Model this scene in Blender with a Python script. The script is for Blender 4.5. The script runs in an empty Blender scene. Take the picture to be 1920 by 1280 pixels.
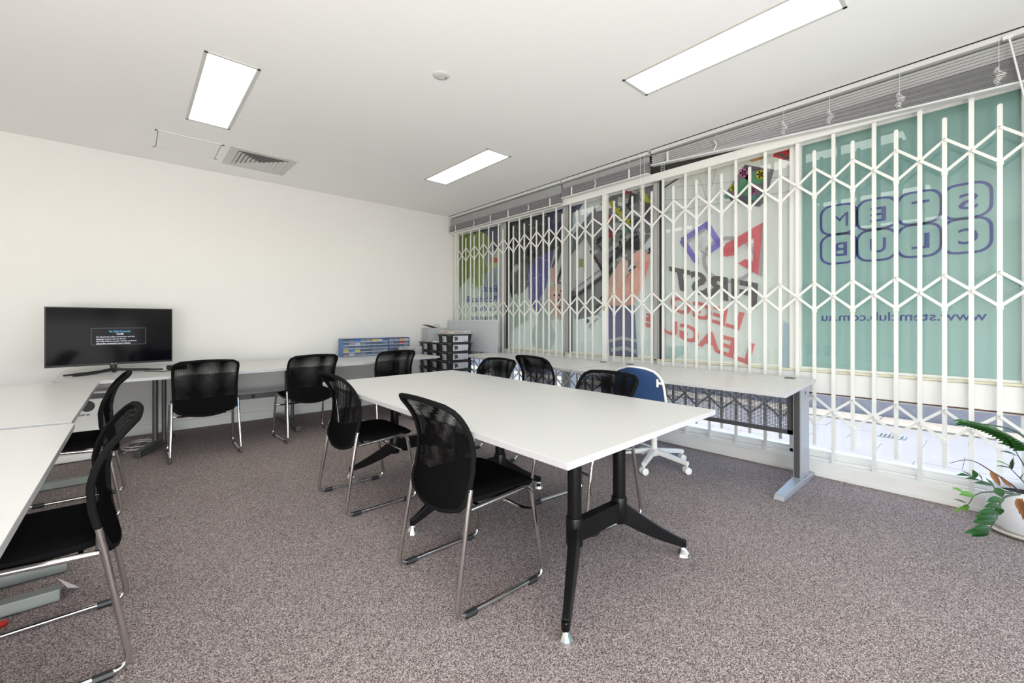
import bpy, bmesh, math, random
from mathutils import Vector, Matrix
random.seed(7)
PI = math.pi
R = math.radians
C = bpy.context.scene.collection
sc = bpy.context.scene

# ------------------------------------------------------------------ camera, world, sun, exposure
EYE = 1.18
FPX = 808.0
HY = 604.0
AZ = math.atan2(717, 808)
cam_d = bpy.data.cameras.new('camera')
cam = bpy.data.objects.new('camera', cam_d); C.objects.link(cam)
cam.location = (0, 0, EYE)
cam.rotation_euler = (PI/2, 0, -AZ)
cam_d.sensor_width = 36.0
cam_d.lens = FPX/1920*36.0
cam_d.shift_y = -36/1920
cam_d.clip_start = 0.02
sc.camera = cam

world = bpy.data.worlds.new('world'); sc.world = world; world.use_nodes = True
wn = world.node_tree; wn.nodes.clear()
sky = wn.nodes.new('ShaderNodeTexSky'); sky.sky_type = 'NISHITA'; sky.sun_disc = False
sky.sun_elevation = R(52); sky.sun_rotation = R(20)
bg = wn.nodes.new('ShaderNodeBackground'); bg.inputs[1].default_value = 0.62
wo = wn.nodes.new('ShaderNodeOutputWorld')
wn.links.new(sky.outputs[0], bg.inputs[0]); wn.links.new(bg.outputs[0], wo.inputs[0])
sun_d = bpy.data.lights.new('sun', 'SUN'); sun_d.energy = 3.9; sun_d.angle = R(1.0); sun_d.color = (1, .95, .88)
sun = bpy.data.objects.new('sun', sun_d); C.objects.link(sun)
sun.rotation_euler = Vector((-0.05, -0.62, -1.0)).to_track_quat('-Z', 'Y').to_euler()
fill_d = bpy.data.lights.new('added_ceiling_fill', 'AREA'); fill_d.shape = 'RECTANGLE'; fill_d.size = 2.4; fill_d.size_y = 1.4; fill_d.energy = 215; fill_d.color = (1, .985, .96)  # added fill light that lifts the dim ceiling, not a lamp of the room
fill = bpy.data.objects.new('added_ceiling_fill', fill_d); C.objects.link(fill)
fill.location = (-1.2, -1.9, .68); fill.rotation_euler = Vector((.0, 1.25, 1.0)).to_track_quat('-Z', 'Y').to_euler()
fill2_d = fill_d.copy(); fill2_d.energy = 55
fill2 = bpy.data.objects.new('added_ceiling_fill_right', fill2_d); C.objects.link(fill2)  # second added fill, towards the window side
fill2.location = (1.3, -2.1, .68); fill2.rotation_euler = Vector((-.15, 1.25, 1.0)).to_track_quat('-Z', 'Y').to_euler()
PANEL_STRENGTH = 4.2
sc.view_settings.view_transform = 'Standard'
sc.view_settings.look = 'None'
sc.view_settings.gamma = 1.0
sc.view_settings.exposure = 0.16
sc.view_settings.use_curve_mapping = False

# ------------------------------------------------------------------ materials
def mat(name, col, rough=.5, metal=0.0, spec=.5, emit=None, es=1.0, noise=None, bump=None):
    m = bpy.data.materials.new(name); m.use_nodes = True
    nt = m.node_tree; p = nt.nodes['Principled BSDF']
    p.inputs['Base Color'].default_value = (*col, 1)
    p.inputs['Roughness'].default_value = rough
    p.inputs['Metallic'].default_value = metal
    p.inputs['Specular IOR Level'].default_value = spec
    if emit:
        p.inputs['Emission Color'].default_value = (*emit, 1); p.inputs['Emission Strength'].default_value = es
    if noise:
        sc_, amt = noise
        tc = nt.nodes.new('ShaderNodeTexCoord'); n = nt.nodes.new('ShaderNodeTexNoise')
        n.inputs['Scale'].default_value = sc_; n.inputs['Detail'].default_value = 4
        nt.links.new(tc.outputs['Object'], n.inputs['Vector'])
        r = nt.nodes.new('ShaderNodeMapRange')
        r.inputs[3].default_value = 1-amt; r.inputs[4].default_value = 1+amt
        nt.links.new(n.outputs['Fac'], r.inputs[0])
        h = nt.nodes.new('ShaderNodeVectorMath'); h.operation = 'SCALE'
        h.inputs[0].default_value = col
        nt.links.new(r.outputs[0], h.inputs['Scale'])
        nt.links.new(h.outputs[0], p.inputs['Base Color'])
        if bump:
            b = nt.nodes.new('ShaderNodeBump'); b.inputs['Strength'].default_value = bump; b.inputs['Distance'].default_value = .002
            nt.links.new(n.outputs['Fac'], b.inputs['Height']); nt.links.new(b.outputs[0], p.inputs['Normal'])
    return m

M = {}
M['wall'] = mat('wall paint warm white', (.765, .75, .72), .75, noise=(3, .015))
M['ceiling'] = mat('ceiling paint', (.90, .895, .875), .85, noise=(2, .01))
M['white_gloss'] = mat('white enamel paint', (.76, .76, .73), .4, noise=(6, .03))
M['white_gate'] = mat('white powder coated steel', (.74, .74, .70), .35, noise=(9, .03))
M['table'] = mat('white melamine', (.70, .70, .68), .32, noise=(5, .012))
M['table_edge_shaded'] = mat('white edge band shaded in colour', (.50, .50, .505), .4, noise=(7, .02))  # shade put into the colour: darkened to offset fill light on upright faces
M['black'] = mat('black powder coat', (.004, .004, .0045), .32, spec=.22, noise=(20, .1))
M['blackplastic'] = mat('black plastic', (.012, .012, .013), .5, noise=(20, .1))
M['fabric'] = mat('black woven fabric', (.006, .006, .0065), 1.0, spec=.03, noise=(400, .4), bump=.6)
M['piping'] = mat('black mesh rim', (.009, .009, .009), .95, spec=.06, noise=(500, .4), bump=.5)
M['chrome'] = mat('chrome', (.62, .60, .58), .14, 1.0, noise=(30, .05))
M['chrome_foot'] = mat('polished foot', (.85, .85, .83), .12, 1.0, noise=(30, .03))
M['grey_steel'] = mat('silver painted steel', (.42, .44, .47), .4, .35, noise=(20, .04))
M['dark_steel'] = mat('dark grey steel', (.10, .10, .10), .4, .4, noise=(20, .06))
M['alu'] = mat('aluminium mullion', (.42, .42, .41), .45, .2, noise=(14, .05))
M['gasket'] = mat('black gasket', (.008, .008, .01), .6, noise=(14, .1))
M['head'] = mat('olive dark head panel', (.05, .052, .04), .6, noise=(4, .2))
M['slat'] = mat('grey blind slat', (.40, .40, .41), .45, .0, noise=(12, .05))
M['slat_white'] = mat('pale blind rail', (.66, .66, .65), .45, noise=(12, .03))
M['cord'] = mat('white cord', (.75, .75, .72), .7, noise=(30, .05))
M['diffuser'] = mat('light diffuser', (.9, .9, .9), .5, emit=(1.0, .985, .93), es=PANEL_STRENGTH, noise=(5, .01))
M['lampframe'] = mat('lamp trim grey white', (.60, .60, .57), .5, noise=(5, .02))
M['seam'] = mat('shadow seam', (.25, .25, .24), .8, noise=(5, .02))
M['dark_void'] = mat('duct inside', (.12, .12, .12), .8, noise=(5, .1))
M['tvscreen'] = mat('tv screen', (.003, .003, .005), .10, spec=.07, noise=(5, .05))
M['tvtext'] = mat('tv text white', (.1, .1, .1), .4, emit=(.85, .85, 1), es=.8, noise=(5, .01))
M['tvblue'] = mat('tv title blue', (.02, .1, .2), .4, emit=(.2, .65, 1), es=.55, noise=(5, .01))
M['tvline'] = mat('tv box outline', (.02, .02, .02), .4, emit=(.5, .5, .6), es=.18, noise=(5, .01))
M['blue'] = mat('blue upholstery', (.012, .042, .125), .85, noise=(300, .25), bump=.4)
M['whiteplastic'] = mat('white plastic', (.78, .77, .73), .35, noise=(8, .02))
M['drawerframe'] = mat('blue grey cabinet', (.09, .19, .42), .5, noise=(8, .06))
M['drawerframe2'] = mat('deeper blue cabinet', (.08, .10, .38), .5, noise=(8, .06))
M['board'] = mat('pale grey board', (.55, .57, .60), .4, noise=(4, .02))
M['sticker'] = mat('white printed sticker', (.62, .64, .70), .5, noise=(60, .12))
M['inkgrey'] = mat('sticker ink grey', (.08, .09, .10), .6, noise=(60, .4))
M['pot'] = mat('glazed white pot', (.68, .69, .71), .22, noise=(6, .03))
M['saucer'] = mat('saucer', (.62, .58, .50), .35, noise=(6, .05))
M['soil'] = mat('dark soil', (.008, .006, .006), .9, noise=(60, .5), bump=1)
M['leaf'] = mat('leaf green', (.018, .082, .012), .35, noise=(25, .45))
M['leaf2'] = mat('leaf bright green', (.10, .26, .025), .4, noise=(25, .35))
M['stem'] = mat('stem dark green', (.04, .075, .03), .5, noise=(40, .3))
M['dry'] = mat('dry brown leaf', (.20, .08, .022), .7, noise=(30, .5), bump=.6)
M['drystem'] = mat('dry stem', (.06, .03, .035), .7, noise=(30, .4))
M['paving'] = mat('pale stone paving', (.35, .325, .31), .7, noise=(3, .12), bump=.2)
M['tan'] = mat('tan kerb strip', (.50, .42, .33), .8, noise=(8, .15))
M['farwall'] = mat('purple grey render', (.33, .32, .36), .8, noise=(2, .15))
M['road'] = mat('asphalt', (.16, .16, .19), .85, noise=(12, .15))
M['brownlip'] = mat('brown transom edge', (.10, .045, .035), .6, noise=(10, .2))
M['cream'] = mat('cream bead', (.66, .63, .47), .5, noise=(10, .08))
M['paper'] = mat('white paper', (.8, .8, .78), .7, noise=(10, .04))
M['red'] = mat('red plastic', (.55, .03, .015), .45, noise=(10, .08))
M['deskfoot'] = mat('grey green desk foot', (.20, .215, .195), .5, noise=(10, .06))

def carpet():
    m = bpy.data.materials.new('speckled taupe loop carpet'); m.use_nodes = True
    nt = m.node_tree; p = nt.nodes['Principled BSDF']; p.inputs['Roughness'].default_value = .95
    p.inputs['Specular IOR Level'].default_value = .1
    tc = nt.nodes.new('ShaderNodeTexCoord')
    n1 = nt.nodes.new('ShaderNodeTexNoise'); n1.inputs['Scale'].default_value = 250; n1.inputs['Detail'].default_value = 3; n1.inputs['Roughness'].default_value = .7
    n2 = nt.nodes.new('ShaderNodeTexNoise'); n2.inputs['Scale'].default_value = 2.2; n2.inputs['Detail'].default_value = 5
    v = nt.nodes.new('ShaderNodeTexVoronoi'); v.inputs['Scale'].default_value = 320
    for n in (n1, n2, v): nt.links.new(tc.outputs['Object'], n.inputs['Vector'])
    cr = nt.nodes.new('ShaderNodeValToRGB')
    cr.color_ramp.elements[0].position = .33; cr.color_ramp.elements[0].color = (.06, .046, .043, 1)
    cr.color_ramp.elements[1].position = .68; cr.color_ramp.elements[1].color = (.62, .54, .52, 1)
    e = cr.color_ramp.elements.new(.5); e.color = (.235, .192, .185, 1)
    vs_ = nt.nodes.new('ShaderNodeSeparateColor'); nt.links.new(v.outputs['Color'], vs_.inputs[0])
    mxf = nt.nodes.new('ShaderNodeMath'); mxf.operation = 'MULTIPLY_ADD'; mxf.inputs[1].default_value = .34; nt.links.new(vs_.outputs[0], mxf.inputs[0])
    mx2 = nt.nodes.new('ShaderNodeMath'); mx2.operation = 'MULTIPLY'; mx2.inputs[1].default_value = .66; nt.links.new(n1.outputs['Fac'], mx2.inputs[0]); nt.links.new(mx2.outputs[0], mxf.inputs[2])
    nt.links.new(mxf.outputs[0], cr.inputs[0])
    mr = nt.nodes.new('ShaderNodeMapRange'); mr.inputs[3].default_value = .86; mr.inputs[4].default_value = 1.14
    nt.links.new(n2.outputs['Fac'], mr.inputs[0])
    sm = nt.nodes.new('ShaderNodeVectorMath'); sm.operation = 'SCALE'
    nt.links.new(cr.outputs[0], sm.inputs[0]); nt.links.new(mr.outputs[0], sm.inputs['Scale'])
    nt.links.new(sm.outputs[0], p.inputs['Base Color'])
    b = nt.nodes.new('ShaderNodeBump'); b.inputs['Strength'].default_value = .12; b.inputs['Distance'].default_value = .001
    nt.links.new(n1.outputs['Fac'], b.inputs['Height']); nt.links.new(b.outputs[0], p.inputs['Normal'])
    return m
M['carpet'] = carpet()

def glassmat(name, tint=(1, 1, 1), ior=1.5, fac=None):
    m = bpy.data.materials.new(name); m.use_nodes = True
    nt = m.node_tree; nt.nodes.clear()
    o = nt.nodes.new('ShaderNodeOutputMaterial'); mx = nt.nodes.new('ShaderNodeMixShader')
    t = nt.nodes.new('ShaderNodeBsdfTransparent'); t.inputs[0].default_value = (*tint, 1)
    g = nt.nodes.new('ShaderNodeBsdfGlossy'); g.inputs['Roughness'].default_value = .015
    lw = nt.nodes.new('ShaderNodeLayerWeight'); lw.inputs[0].default_value = .5
    pw = nt.nodes.new('ShaderNodeMath'); pw.operation = 'POWER'; pw.inputs[1].default_value = 5
    ma = nt.nodes.new('ShaderNodeMath'); ma.operation = 'MULTIPLY_ADD'; ma.inputs[1].default_value = .95; ma.inputs[2].default_value = .035
    nt.links.new(lw.outputs['Facing'], pw.inputs[0]); nt.links.new(pw.outputs[0], ma.inputs[0]); nt.links.new(ma.outputs[0], mx.inputs[0])
    nt.links.new(t.outputs[0], mx.inputs[1]); nt.links.new(g.outputs[0], mx.inputs[2]); nt.links.new(mx.outputs[0], o.inputs[0])
    return m
M['glass'] = glassmat('window glass', (.97, .985, .98), 1.5)

def clearplastic(name, col, a):
    m = bpy.data.materials.new(name); m.use_nodes = True
    nt = m.node_tree; p = nt.nodes['Principled BSDF']; o = nt.nodes['Material Output']
    p.inputs['Base Color'].default_value = (*col, 1); p.inputs['Roughness'].default_value = .25
    t = nt.nodes.new('ShaderNodeBsdfTransparent'); mx = nt.nodes.new('ShaderNodeMixShader'); mx.inputs[0].default_value = a
    nt.links.new(t.outputs[0], mx.inputs[1]); nt.links.new(p.outputs[0], mx.inputs[2]); nt.links.new(mx.outputs[0], o.inputs[0])
    return m
M['clear'] = clearplastic('frosted clear plastic', (.66, .68, .68), .45)
M['clear2'] = clearplastic('thin clear plastic', (.68, .70, .70), .28)

def holes(name, col, pitch, frac, use_uv=True, rough=.8):
    """sheet with a fine grid of real see-through holes (woven mesh, perforated steel)"""
    m = bpy.data.materials.new(name); m.use_nodes = True
    nt = m.node_tree; p = nt.nodes['Principled BSDF']; o = nt.nodes['Material Output']
    p.inputs['Base Color'].default_value = (*col, 1); p.inputs['Roughness'].default_value = rough
    p.inputs['Specular IOR Level'].default_value = .08
    tc = nt.nodes.new('ShaderNodeTexCoord'); sep = nt.nodes.new('ShaderNodeSeparateXYZ')
    nt.links.new(tc.outputs['UV'], sep.inputs[0])
    def math_(op, a, b=None):
        n = nt.nodes.new('ShaderNodeMath'); n.operation = op
        for i, x in enumerate((a, b)):
            if x is None: continue
            if isinstance(x, (int, float)): n.inputs[i].default_value = x
            else: nt.links.new(x, n.inputs[i])
        return n.outputs[0]
    k = 2*PI/pitch
    s1 = math_('SINE', math_('MULTIPLY', sep.outputs[0], k))
    s2 = math_('SINE', math_('MULTIPLY', sep.outputs[1], k))
    pr = math_('ADD', s1, s2)
    h = math_('GREATER_THAN', pr, frac)
    t = nt.nodes.new('ShaderNodeBsdfTransparent'); mx = nt.nodes.new('ShaderNodeMixShader')
    df = nt.nodes.new('ShaderNodeBsdfDiffuse'); df.inputs[0].default_value = (*col, 1)
    nt.links.new(h, mx.inputs[0]); nt.links.new(df.outputs[0], mx.inputs[1]); nt.links.new(t.outputs[0], mx.inputs[2])
    nt.links.new(mx.outputs[0], o.inputs[0])
    return m
M['mesh'] = holes('black mesh weave', (.0075, .0075, .0078), .0052, .48)
M['perf'] = holes('perforated dark steel', (.075, .08, .095), .0105, .05, rough=.5)

def filmmat(name, c1, c2=None, z0=.8, z1=2.6, tr=.5):
    """printed translucent window film: colour printed as a soft vertical blend"""
    m = bpy.data.materials.new(name); m.use_nodes = True
    nt = m.node_tree; nt.nodes.clear()
    o = nt.nodes.new('ShaderNodeOutputMaterial'); mx = nt.nodes.new('ShaderNodeMixShader'); mx.inputs[0].default_value = tr
    d = nt.nodes.new('ShaderNodeBsdfDiffuse'); t = nt.nodes.new('ShaderNodeBsdfTranslucent')
    nt.links.new(d.outputs[0], mx.inputs[1]); nt.links.new(t.outputs[0], mx.inputs[2]); nt.links.new(mx.outputs[0], o.inputs[0])
    if c2 is None: c2 = c1
    tc = nt.nodes.new('ShaderNodeTexCoord'); sep = nt.nodes.new('ShaderNodeSeparateXYZ')
    nt.links.new(tc.outputs['Object'], sep.inputs[0])
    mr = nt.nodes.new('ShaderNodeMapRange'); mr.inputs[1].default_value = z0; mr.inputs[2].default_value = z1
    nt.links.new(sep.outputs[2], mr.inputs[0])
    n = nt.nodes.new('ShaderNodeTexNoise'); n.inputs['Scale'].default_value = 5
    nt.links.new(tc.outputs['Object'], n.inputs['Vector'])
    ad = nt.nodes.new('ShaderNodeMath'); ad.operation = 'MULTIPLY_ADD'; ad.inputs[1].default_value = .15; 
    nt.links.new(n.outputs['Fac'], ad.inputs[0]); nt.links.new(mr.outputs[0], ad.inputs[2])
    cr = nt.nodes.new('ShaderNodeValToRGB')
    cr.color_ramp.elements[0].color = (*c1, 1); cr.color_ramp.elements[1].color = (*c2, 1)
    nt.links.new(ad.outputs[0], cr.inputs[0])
    nt.links.new(cr.outputs[0], d.inputs[0]); nt.links.new(cr.outputs[0], t.inputs[0])
    return m

_inks = {}
def ink(col, tr=.5):
    col = tuple(min(.85, .035+c*1.12) for c in col)
    key = tuple(round(c, 3) for c in col)
    if key not in _inks:
        _inks[key] = filmmat('printed ink %d' % len(_inks), col, tuple(c*.97 for c in col), tr=tr)
    return _inks[key]

# ------------------------------------------------------------------ mesh builder
def rot_z(a): return Matrix.Rotation(a, 3, 'Z')
class MB:
    def __init__(s): s.v = []; s.f = []; s.mi = []; s.m = 0; s.uv = {}
    def quadset(s, vs, fs):
        o = len(s.v); s.v += [tuple(p) for p in vs]
        for f in fs: s.f.append(tuple(o+i for i in f)); s.mi.append(s.m)
    def box(s, c, d, rz=0.0, rot=None, taper=None):
        hx, hy, hz = d[0]/2, d[1]/2, d[2]/2
        mt = rot if rot is not None else rot_z(rz)
        vs = []
        for z in (-hz, hz):
            k = 1.0 if (taper is None or z > 0) else taper
            for x, y in ((-hx, -hy), (hx, -hy), (hx, hy), (-hx, hy)):
                vs.append(Vector(c)+mt @ Vector((x*k, y*k, z)))
        s.quadset(vs, [(3, 2, 1, 0), (4, 5, 6, 7), (0, 1, 5, 4), (1, 2, 6, 5), (2, 3, 7, 6), (3, 0, 4, 7)])
        return s
    def b2(s, a, b):
        return s.box(((a[0]+b[0])/2, (a[1]+b[1])/2, (a[2]+b[2])/2), (abs(b[0]-a[0]), abs(b[1]-a[1]), abs(b[2]-a[2])))
    def bar(s, p, q, w, t, up=(0, 0, 1)):
        """rectangular bar from p to q, w across (perp to up & axis), t along up"""
        p = Vector(p); q = Vector(q); ax = (q-p).normalized(); u = Vector(up)
        sd = ax.cross(u).normalized(); u2 = sd.cross(ax).normalized()
        vs = []
        for e in (p, q):
            for a, b in ((-1, -1), (1, -1), (1, 1), (-1, 1)): vs.append(e+sd*(a*w/2)+u2*(b*t/2))
        s.quadset(vs, [(3, 2, 1, 0), (4, 5, 6, 7), (0, 1, 5, 4), (1, 2, 6, 5), (2, 3, 7, 6), (3, 0, 4, 7)])
        return s
    def prism(s, pts, z0, z1):
        n = len(pts); vs = [(x, y, z0) for x, y in pts]+[(x, y, z1) for x, y in pts]
        fs = [tuple(range(n))[::-1], tuple(range(n, 2*n))]+[(i, (i+1) % n, n+(i+1) % n, n+i) for i in range(n)]
        s.quadset(vs, fs); return s
    def tube(s, pts, r, n=8, closed=False, cap=True):
        pts = [Vector(p) for p in pts]; N = len(pts)
        rr = r if isinstance(r, (list, tuple)) else [r]*N
        t0 = (pts[1]-pts[0]).normalized()
        ref = Vector((0, 0, 1)) if abs(t0.z) < .9 else Vector((1, 0, 0))
        nrm = t0.cross(ref).normalized(); vs = []
        for i in range(N):
            a = pts[i-1] if (i > 0 or closed) else pts[i]; b = pts[(i+1) % N] if (i < N-1 or closed) else pts[i]
            t = (b-a).normalized()
            nrm = (nrm-t*nrm.dot(t))
            nrm = nrm.normalized() if nrm.length > 1e-6 else t.orthogonal().normalized()
            bn = t.cross(nrm)
            for k in range(n):
                an = 2*PI*k/n; vs.append(pts[i]+(nrm*math.cos(an)+bn*math.sin(an))*rr[i])
        fs = []
        for i in range(N if closed else N-1):
            j = (i+1) % N
            for k in range(n):
                k2 = (k+1) % n; fs.append((i*n+k, i*n+k2, j*n+k2, j*n+k))
        if cap and not closed:
            fs.append(tuple(range(n))[::-1]); fs.append(tuple((N-1)*n+k for k in range(n)))
        s.quadset(vs, fs); return s
    def lathe(s, prof, c=(0, 0, 0), n=24, axis='Z'):
        vs = []; N = len(prof)
        for r, z in prof:
            for k in range(n):
                a = 2*PI*k/n
                if axis == 'Z': vs.append((c[0]+r*math.cos(a), c[1]+r*math.sin(a), c[2]+z))
                elif axis == 'Y': vs.append((c[0]+r*math.cos(a), c[1]+z, c[2]+r*math.sin(a)))
                else: vs.append((c[0]+z, c[1]+r*math.cos(a), c[2]+r*math.sin(a)))
        fs = []
        for i in range(N-1):
            for k in range(n):
                k2 = (k+1) % n; fs.append((i*n+k, i*n+k2, (i+1)*n+k2, (i+1)*n+k))
        fs.append(tuple(range(n))[::-1]); fs.append(tuple((N-1)*n+k for k in range(n)))
        s.quadset(vs, fs); return s
    def grid(s, fn, nu, nv, flip=False):
        vs = [fn(i/nu, j/nv) for j in range(nv+1) for i in range(nu+1)]
        fs = []
        for j in range(nv):
            for i in range(nu):
                a = j*(nu+1)+i; f = (a, a+1, a+nu+2, a+nu+1)
                fs.append(f[::-1] if flip else f)
        s.quadset(vs, fs); return s
    def build(s, name, mats, parent=None, smooth=False, bevel=0, kind=None, label=None, sub=0, uvfn=None, solid=0):
        me = bpy.data.meshes.new(name); me.from_pydata(s.v, [], s.f)
        if not isinstance(mats, (list, tuple)): mats = [mats]
        for m in mats: me.materials.append(m)
        for p, i in zip(me.polygons, s.mi): p.material_index = i
        bm = bmesh.new(); bm.from_mesh(me)
        bmesh.ops.recalc_face_normals(bm, faces=bm.faces); bm.to_mesh(me); bm.free()
        if uvfn:
            ul = me.uv_layers.new(name='UVMap')
            for l in me.loops: ul.data[l.index].uv = uvfn(me.vertices[l.vertex_index].co)
        if smooth:
            for p in me.polygons: p.use_smooth = True
            me.set_sharp_from_angle(angle=R(38))
        me.update()
        o = bpy.data.objects.new(name, me); C.objects.link(o)
        if parent is not None: o.parent = parent
        if bevel:
            b = o.modifiers.new('bevel', 'BEVEL'); b.width = bevel; b.segments = 2; b.limit_method = 'ANGLE'
        if sub:
            q = o.modifiers.new('sub', 'SUBSURF'); q.levels = sub; q.render_levels = sub
        if kind: o['kind'] = kind
        if label: o['label'] = label
        return o

def tag(o, label=None, cat=None, group=None, kind=None):
    if label: o['label'] = label
    if cat: o['category'] = cat
    if group: o['group'] = group
    if kind: o['kind'] = kind
    return o
def thing(name, label, cat, loc=(0, 0, 0), rz=0, group=None):
    o = bpy.data.objects.new(name, None); C.objects.link(o); o.empty_display_size = .1
    o.location = loc; o.rotation_euler = (0, 0, rz)
    return tag(o, label, cat, group)
def struct(name):
    o = bpy.data.objects.new(name, None); C.objects.link(o); o['kind'] = 'structure'; return o
def kids(o): return [c for c in C.objects if c.parent == o]
def dup(root, loc, rz, label, group=None):
    r = root.copy(); C.objects.link(r); r.location = loc; r.rotation_euler = (0, 0, rz); r['label'] = label
    if group: r['group'] = group
    for ch in kids(root):
        c = ch.copy(); C.objects.link(c); c.parent = r
        for g in kids(ch):
            d = g.copy(); C.objects.link(d); d.parent = c
    return r
def fillet(pts, rad, n=5):
    """round the corners of a polyline"""
    pts = [Vector(p) for p in pts]; out = [pts[0]]
    for i in range(1, len(pts)-1):
        a, b, c = pts[i-1], pts[i], pts[i+1]
        d1 = (a-b).normalized(); d2 = (c-b).normalized(); r = min(rad, (a-b).length*.45, (c-b).length*.45)
        p0 = b+d1*r; p1 = b+d2*r
        for k in range(n+1):
            t = k/n; out.append(p0*(1-t)**2+b*2*t*(1-t)+p1*t*t)
    out.append(pts[-1]); return out
# measured points of the photograph laid onto real planes of the room
def atX(x, y, X):
    k = (x-960)/FPX; s, c = math.sin(AZ), math.cos(AZ)
    wx = k*c+s; wy = -k*s+c; d = X/wx
    return (wy*d, EYE-(y-HY)*d/FPX)
def atdep(x, y, dep):
    lat = (x-960)/FPX*dep; s, c = math.sin(AZ), math.cos(AZ)
    return Vector((lat*c+dep*s, -lat*s+dep*c, EYE-(y-HY)*dep/FPX))
def text_mesh(body, bold=0.0):
    cu = bpy.data.curves.new('t', 'FONT'); cu.body = body; cu.size = 1; cu.offset = bold; cu.resolution_u = 3
    to = bpy.data.objects.new('t', cu); C.objects.link(to)
    dg = bpy.context.evaluated_depsgraph_get()
    me = bpy.data.meshes.new_from_object(to.evaluated_get(dg))
    vs = [v.co.copy() for v in me.vertices]; fs = [tuple(p.vertices) for p in me.polygons]
    bpy.data.objects.remove(to); bpy.data.curves.remove(cu); bpy.data.meshes.remove(me)
    x0 = min(v.x for v in vs); x1 = max(v.x for v in vs); y0 = min(v.y for v in vs); y1 = max(v.y for v in vs)
    return [((v.x-x0)/(x1-x0), (v.y-y0)/(y1-y0)) for v in vs], fs, (x1-x0)/(y1-y0)
def text_into(mb, body, fn, bold=0.0):
    """fn(u,v)->3D point, u,v in 0..1 over the word's box"""
    vs, fs, ar = text_mesh(body, bold)
    mb.quadset([fn(u, v) for u, v in vs], fs)
def bilin(q):
    a, b, c, d = [Vector(p) for p in q]   # a=start-bottom b=end-bottom c=end-top d=start-top
    return lambda u, v: (a*(1-u)+b*u)*(1-v)+(d*(1-u)+c*u)*v

# ------------------------------------------------------------------ room shell
HC = 2.906
XL, YB, YF, XR = -3.0, 5.97, -2.8, 4.0
tag(MB().b2((XL-.1, YF-.1, -.1), (4.0, YB+.1, 0)).build('floor', M['carpet']), kind='structure')
tag(MB().b2((XL-.1, YF-.1, HC), (4.35, YB+.1, HC+.15)).build('ceiling', M['ceiling']), kind='structure')
tag(MB().b2((XL-.1, YB, 0), (4.2, YB+.12, HC)).build('wall_back', M['wall']), kind='structure')
tag(MB().b2((XL-.12, YF, 0), (XL, YB, HC)).build('wall_left', M['wall']), kind='structure')
wf = MB(); wf.b2((XL-.1, YF-.12, 0), (4.2, YF, .35)); wf.b2((XL-.1, YF-.12, 2.55), (4.2, YF, HC))
for x0, x1 in ((XL-.1, -2.6), (-1.15, -.95), (.45, .65), (2.05, 2.25), (3.65, 4.2)): wf.b2((x0, YF-.12, .35), (x1, YF, 2.55))
tag(wf.build('wall_front', M['wall']), kind='structure')
b = MB().b2((XL, YB-.012, 0), (3.95, YB, .10)); b.b2((XL, YB-.016, .088), (3.95, YB, .1))
tag(b.build('baseboard_back', M['white_gloss'], bevel=.003), kind='structure')

# window wall: kerb, sill steps, transom, mullions, head
kb = MB().b2((3.952, YF, 0), (4.25, YB, .098))
kb.b2((3.946, YF, .0), (3.953, YB, .03)); kb.b2((3.995, YF, .098), (4.25, YB, .13)); kb.b2((4.02, YF, .13), (4.2, YB, .16))
tag(kb.build('baseboard_right', M['white_gloss'], bevel=.003), kind='structure')
hd = MB().b2((4.05, YF, 2.62), (4.2, YB, HC)); tag(hd.build('trim_1', M['head']), kind='structure')
tr = MB(); tr.b2((4.01, YF, .63), (4.13, YB, .79)); tr.m = 1; tr.b2((4.0, YF, .792), (4.13, YB, .808)); tr.m = 2; tr.b2((4.008, YF, .622), (4.12, YB, .632))
tag(tr.build('trim_2', [M['white_gloss'], M['cream'], M['brownlip']], bevel=.002), kind='structure')

GX = 4.06     # glass plane
px2y = lambda x, X=GX: atX(x, 600, X)[0]
edges = [(5.97, px2y(863)), None]
panes = [(px2y(861), px2y(942)), (px2y(956), px2y(1059)), (px2y(1073), px2y(1228)), (px2y(1244), px2y(1483)), (px2y(1504), px2y(1915)), (px2y(1930), YF+.1)]
mull = [(5.97, panes[0][0])]+[(panes[i][1], panes[i+1][0]) for i in range(5)]+[(panes[5][1], YF)]
for i, (ya, yb) in enumerate(mull):
    mb_ = MB(); mb_.b2((4.02, ya, .13), (4.14, yb, 2.63))
    if i < len(mull):
        mb_.m = 1; mb_.b2((4.0, yb+.0, .8), (4.06, yb+.012 if i % 2 else yb+.010, 2.62)) if i in (1, 3, 2) else None
        mb_.m = 2
        if i in (1, 2, 3): mb_.b2((4.0, ya-.02, .76), (4.05, ya-.055, 2.60))
    tag(mb_.build('trim_%d' % (i+3), [M['alu'] if i in (1, 2, 3) else M['white_gloss'], M['gasket'], M['alu']], bevel=.002), kind='structure')

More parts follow.
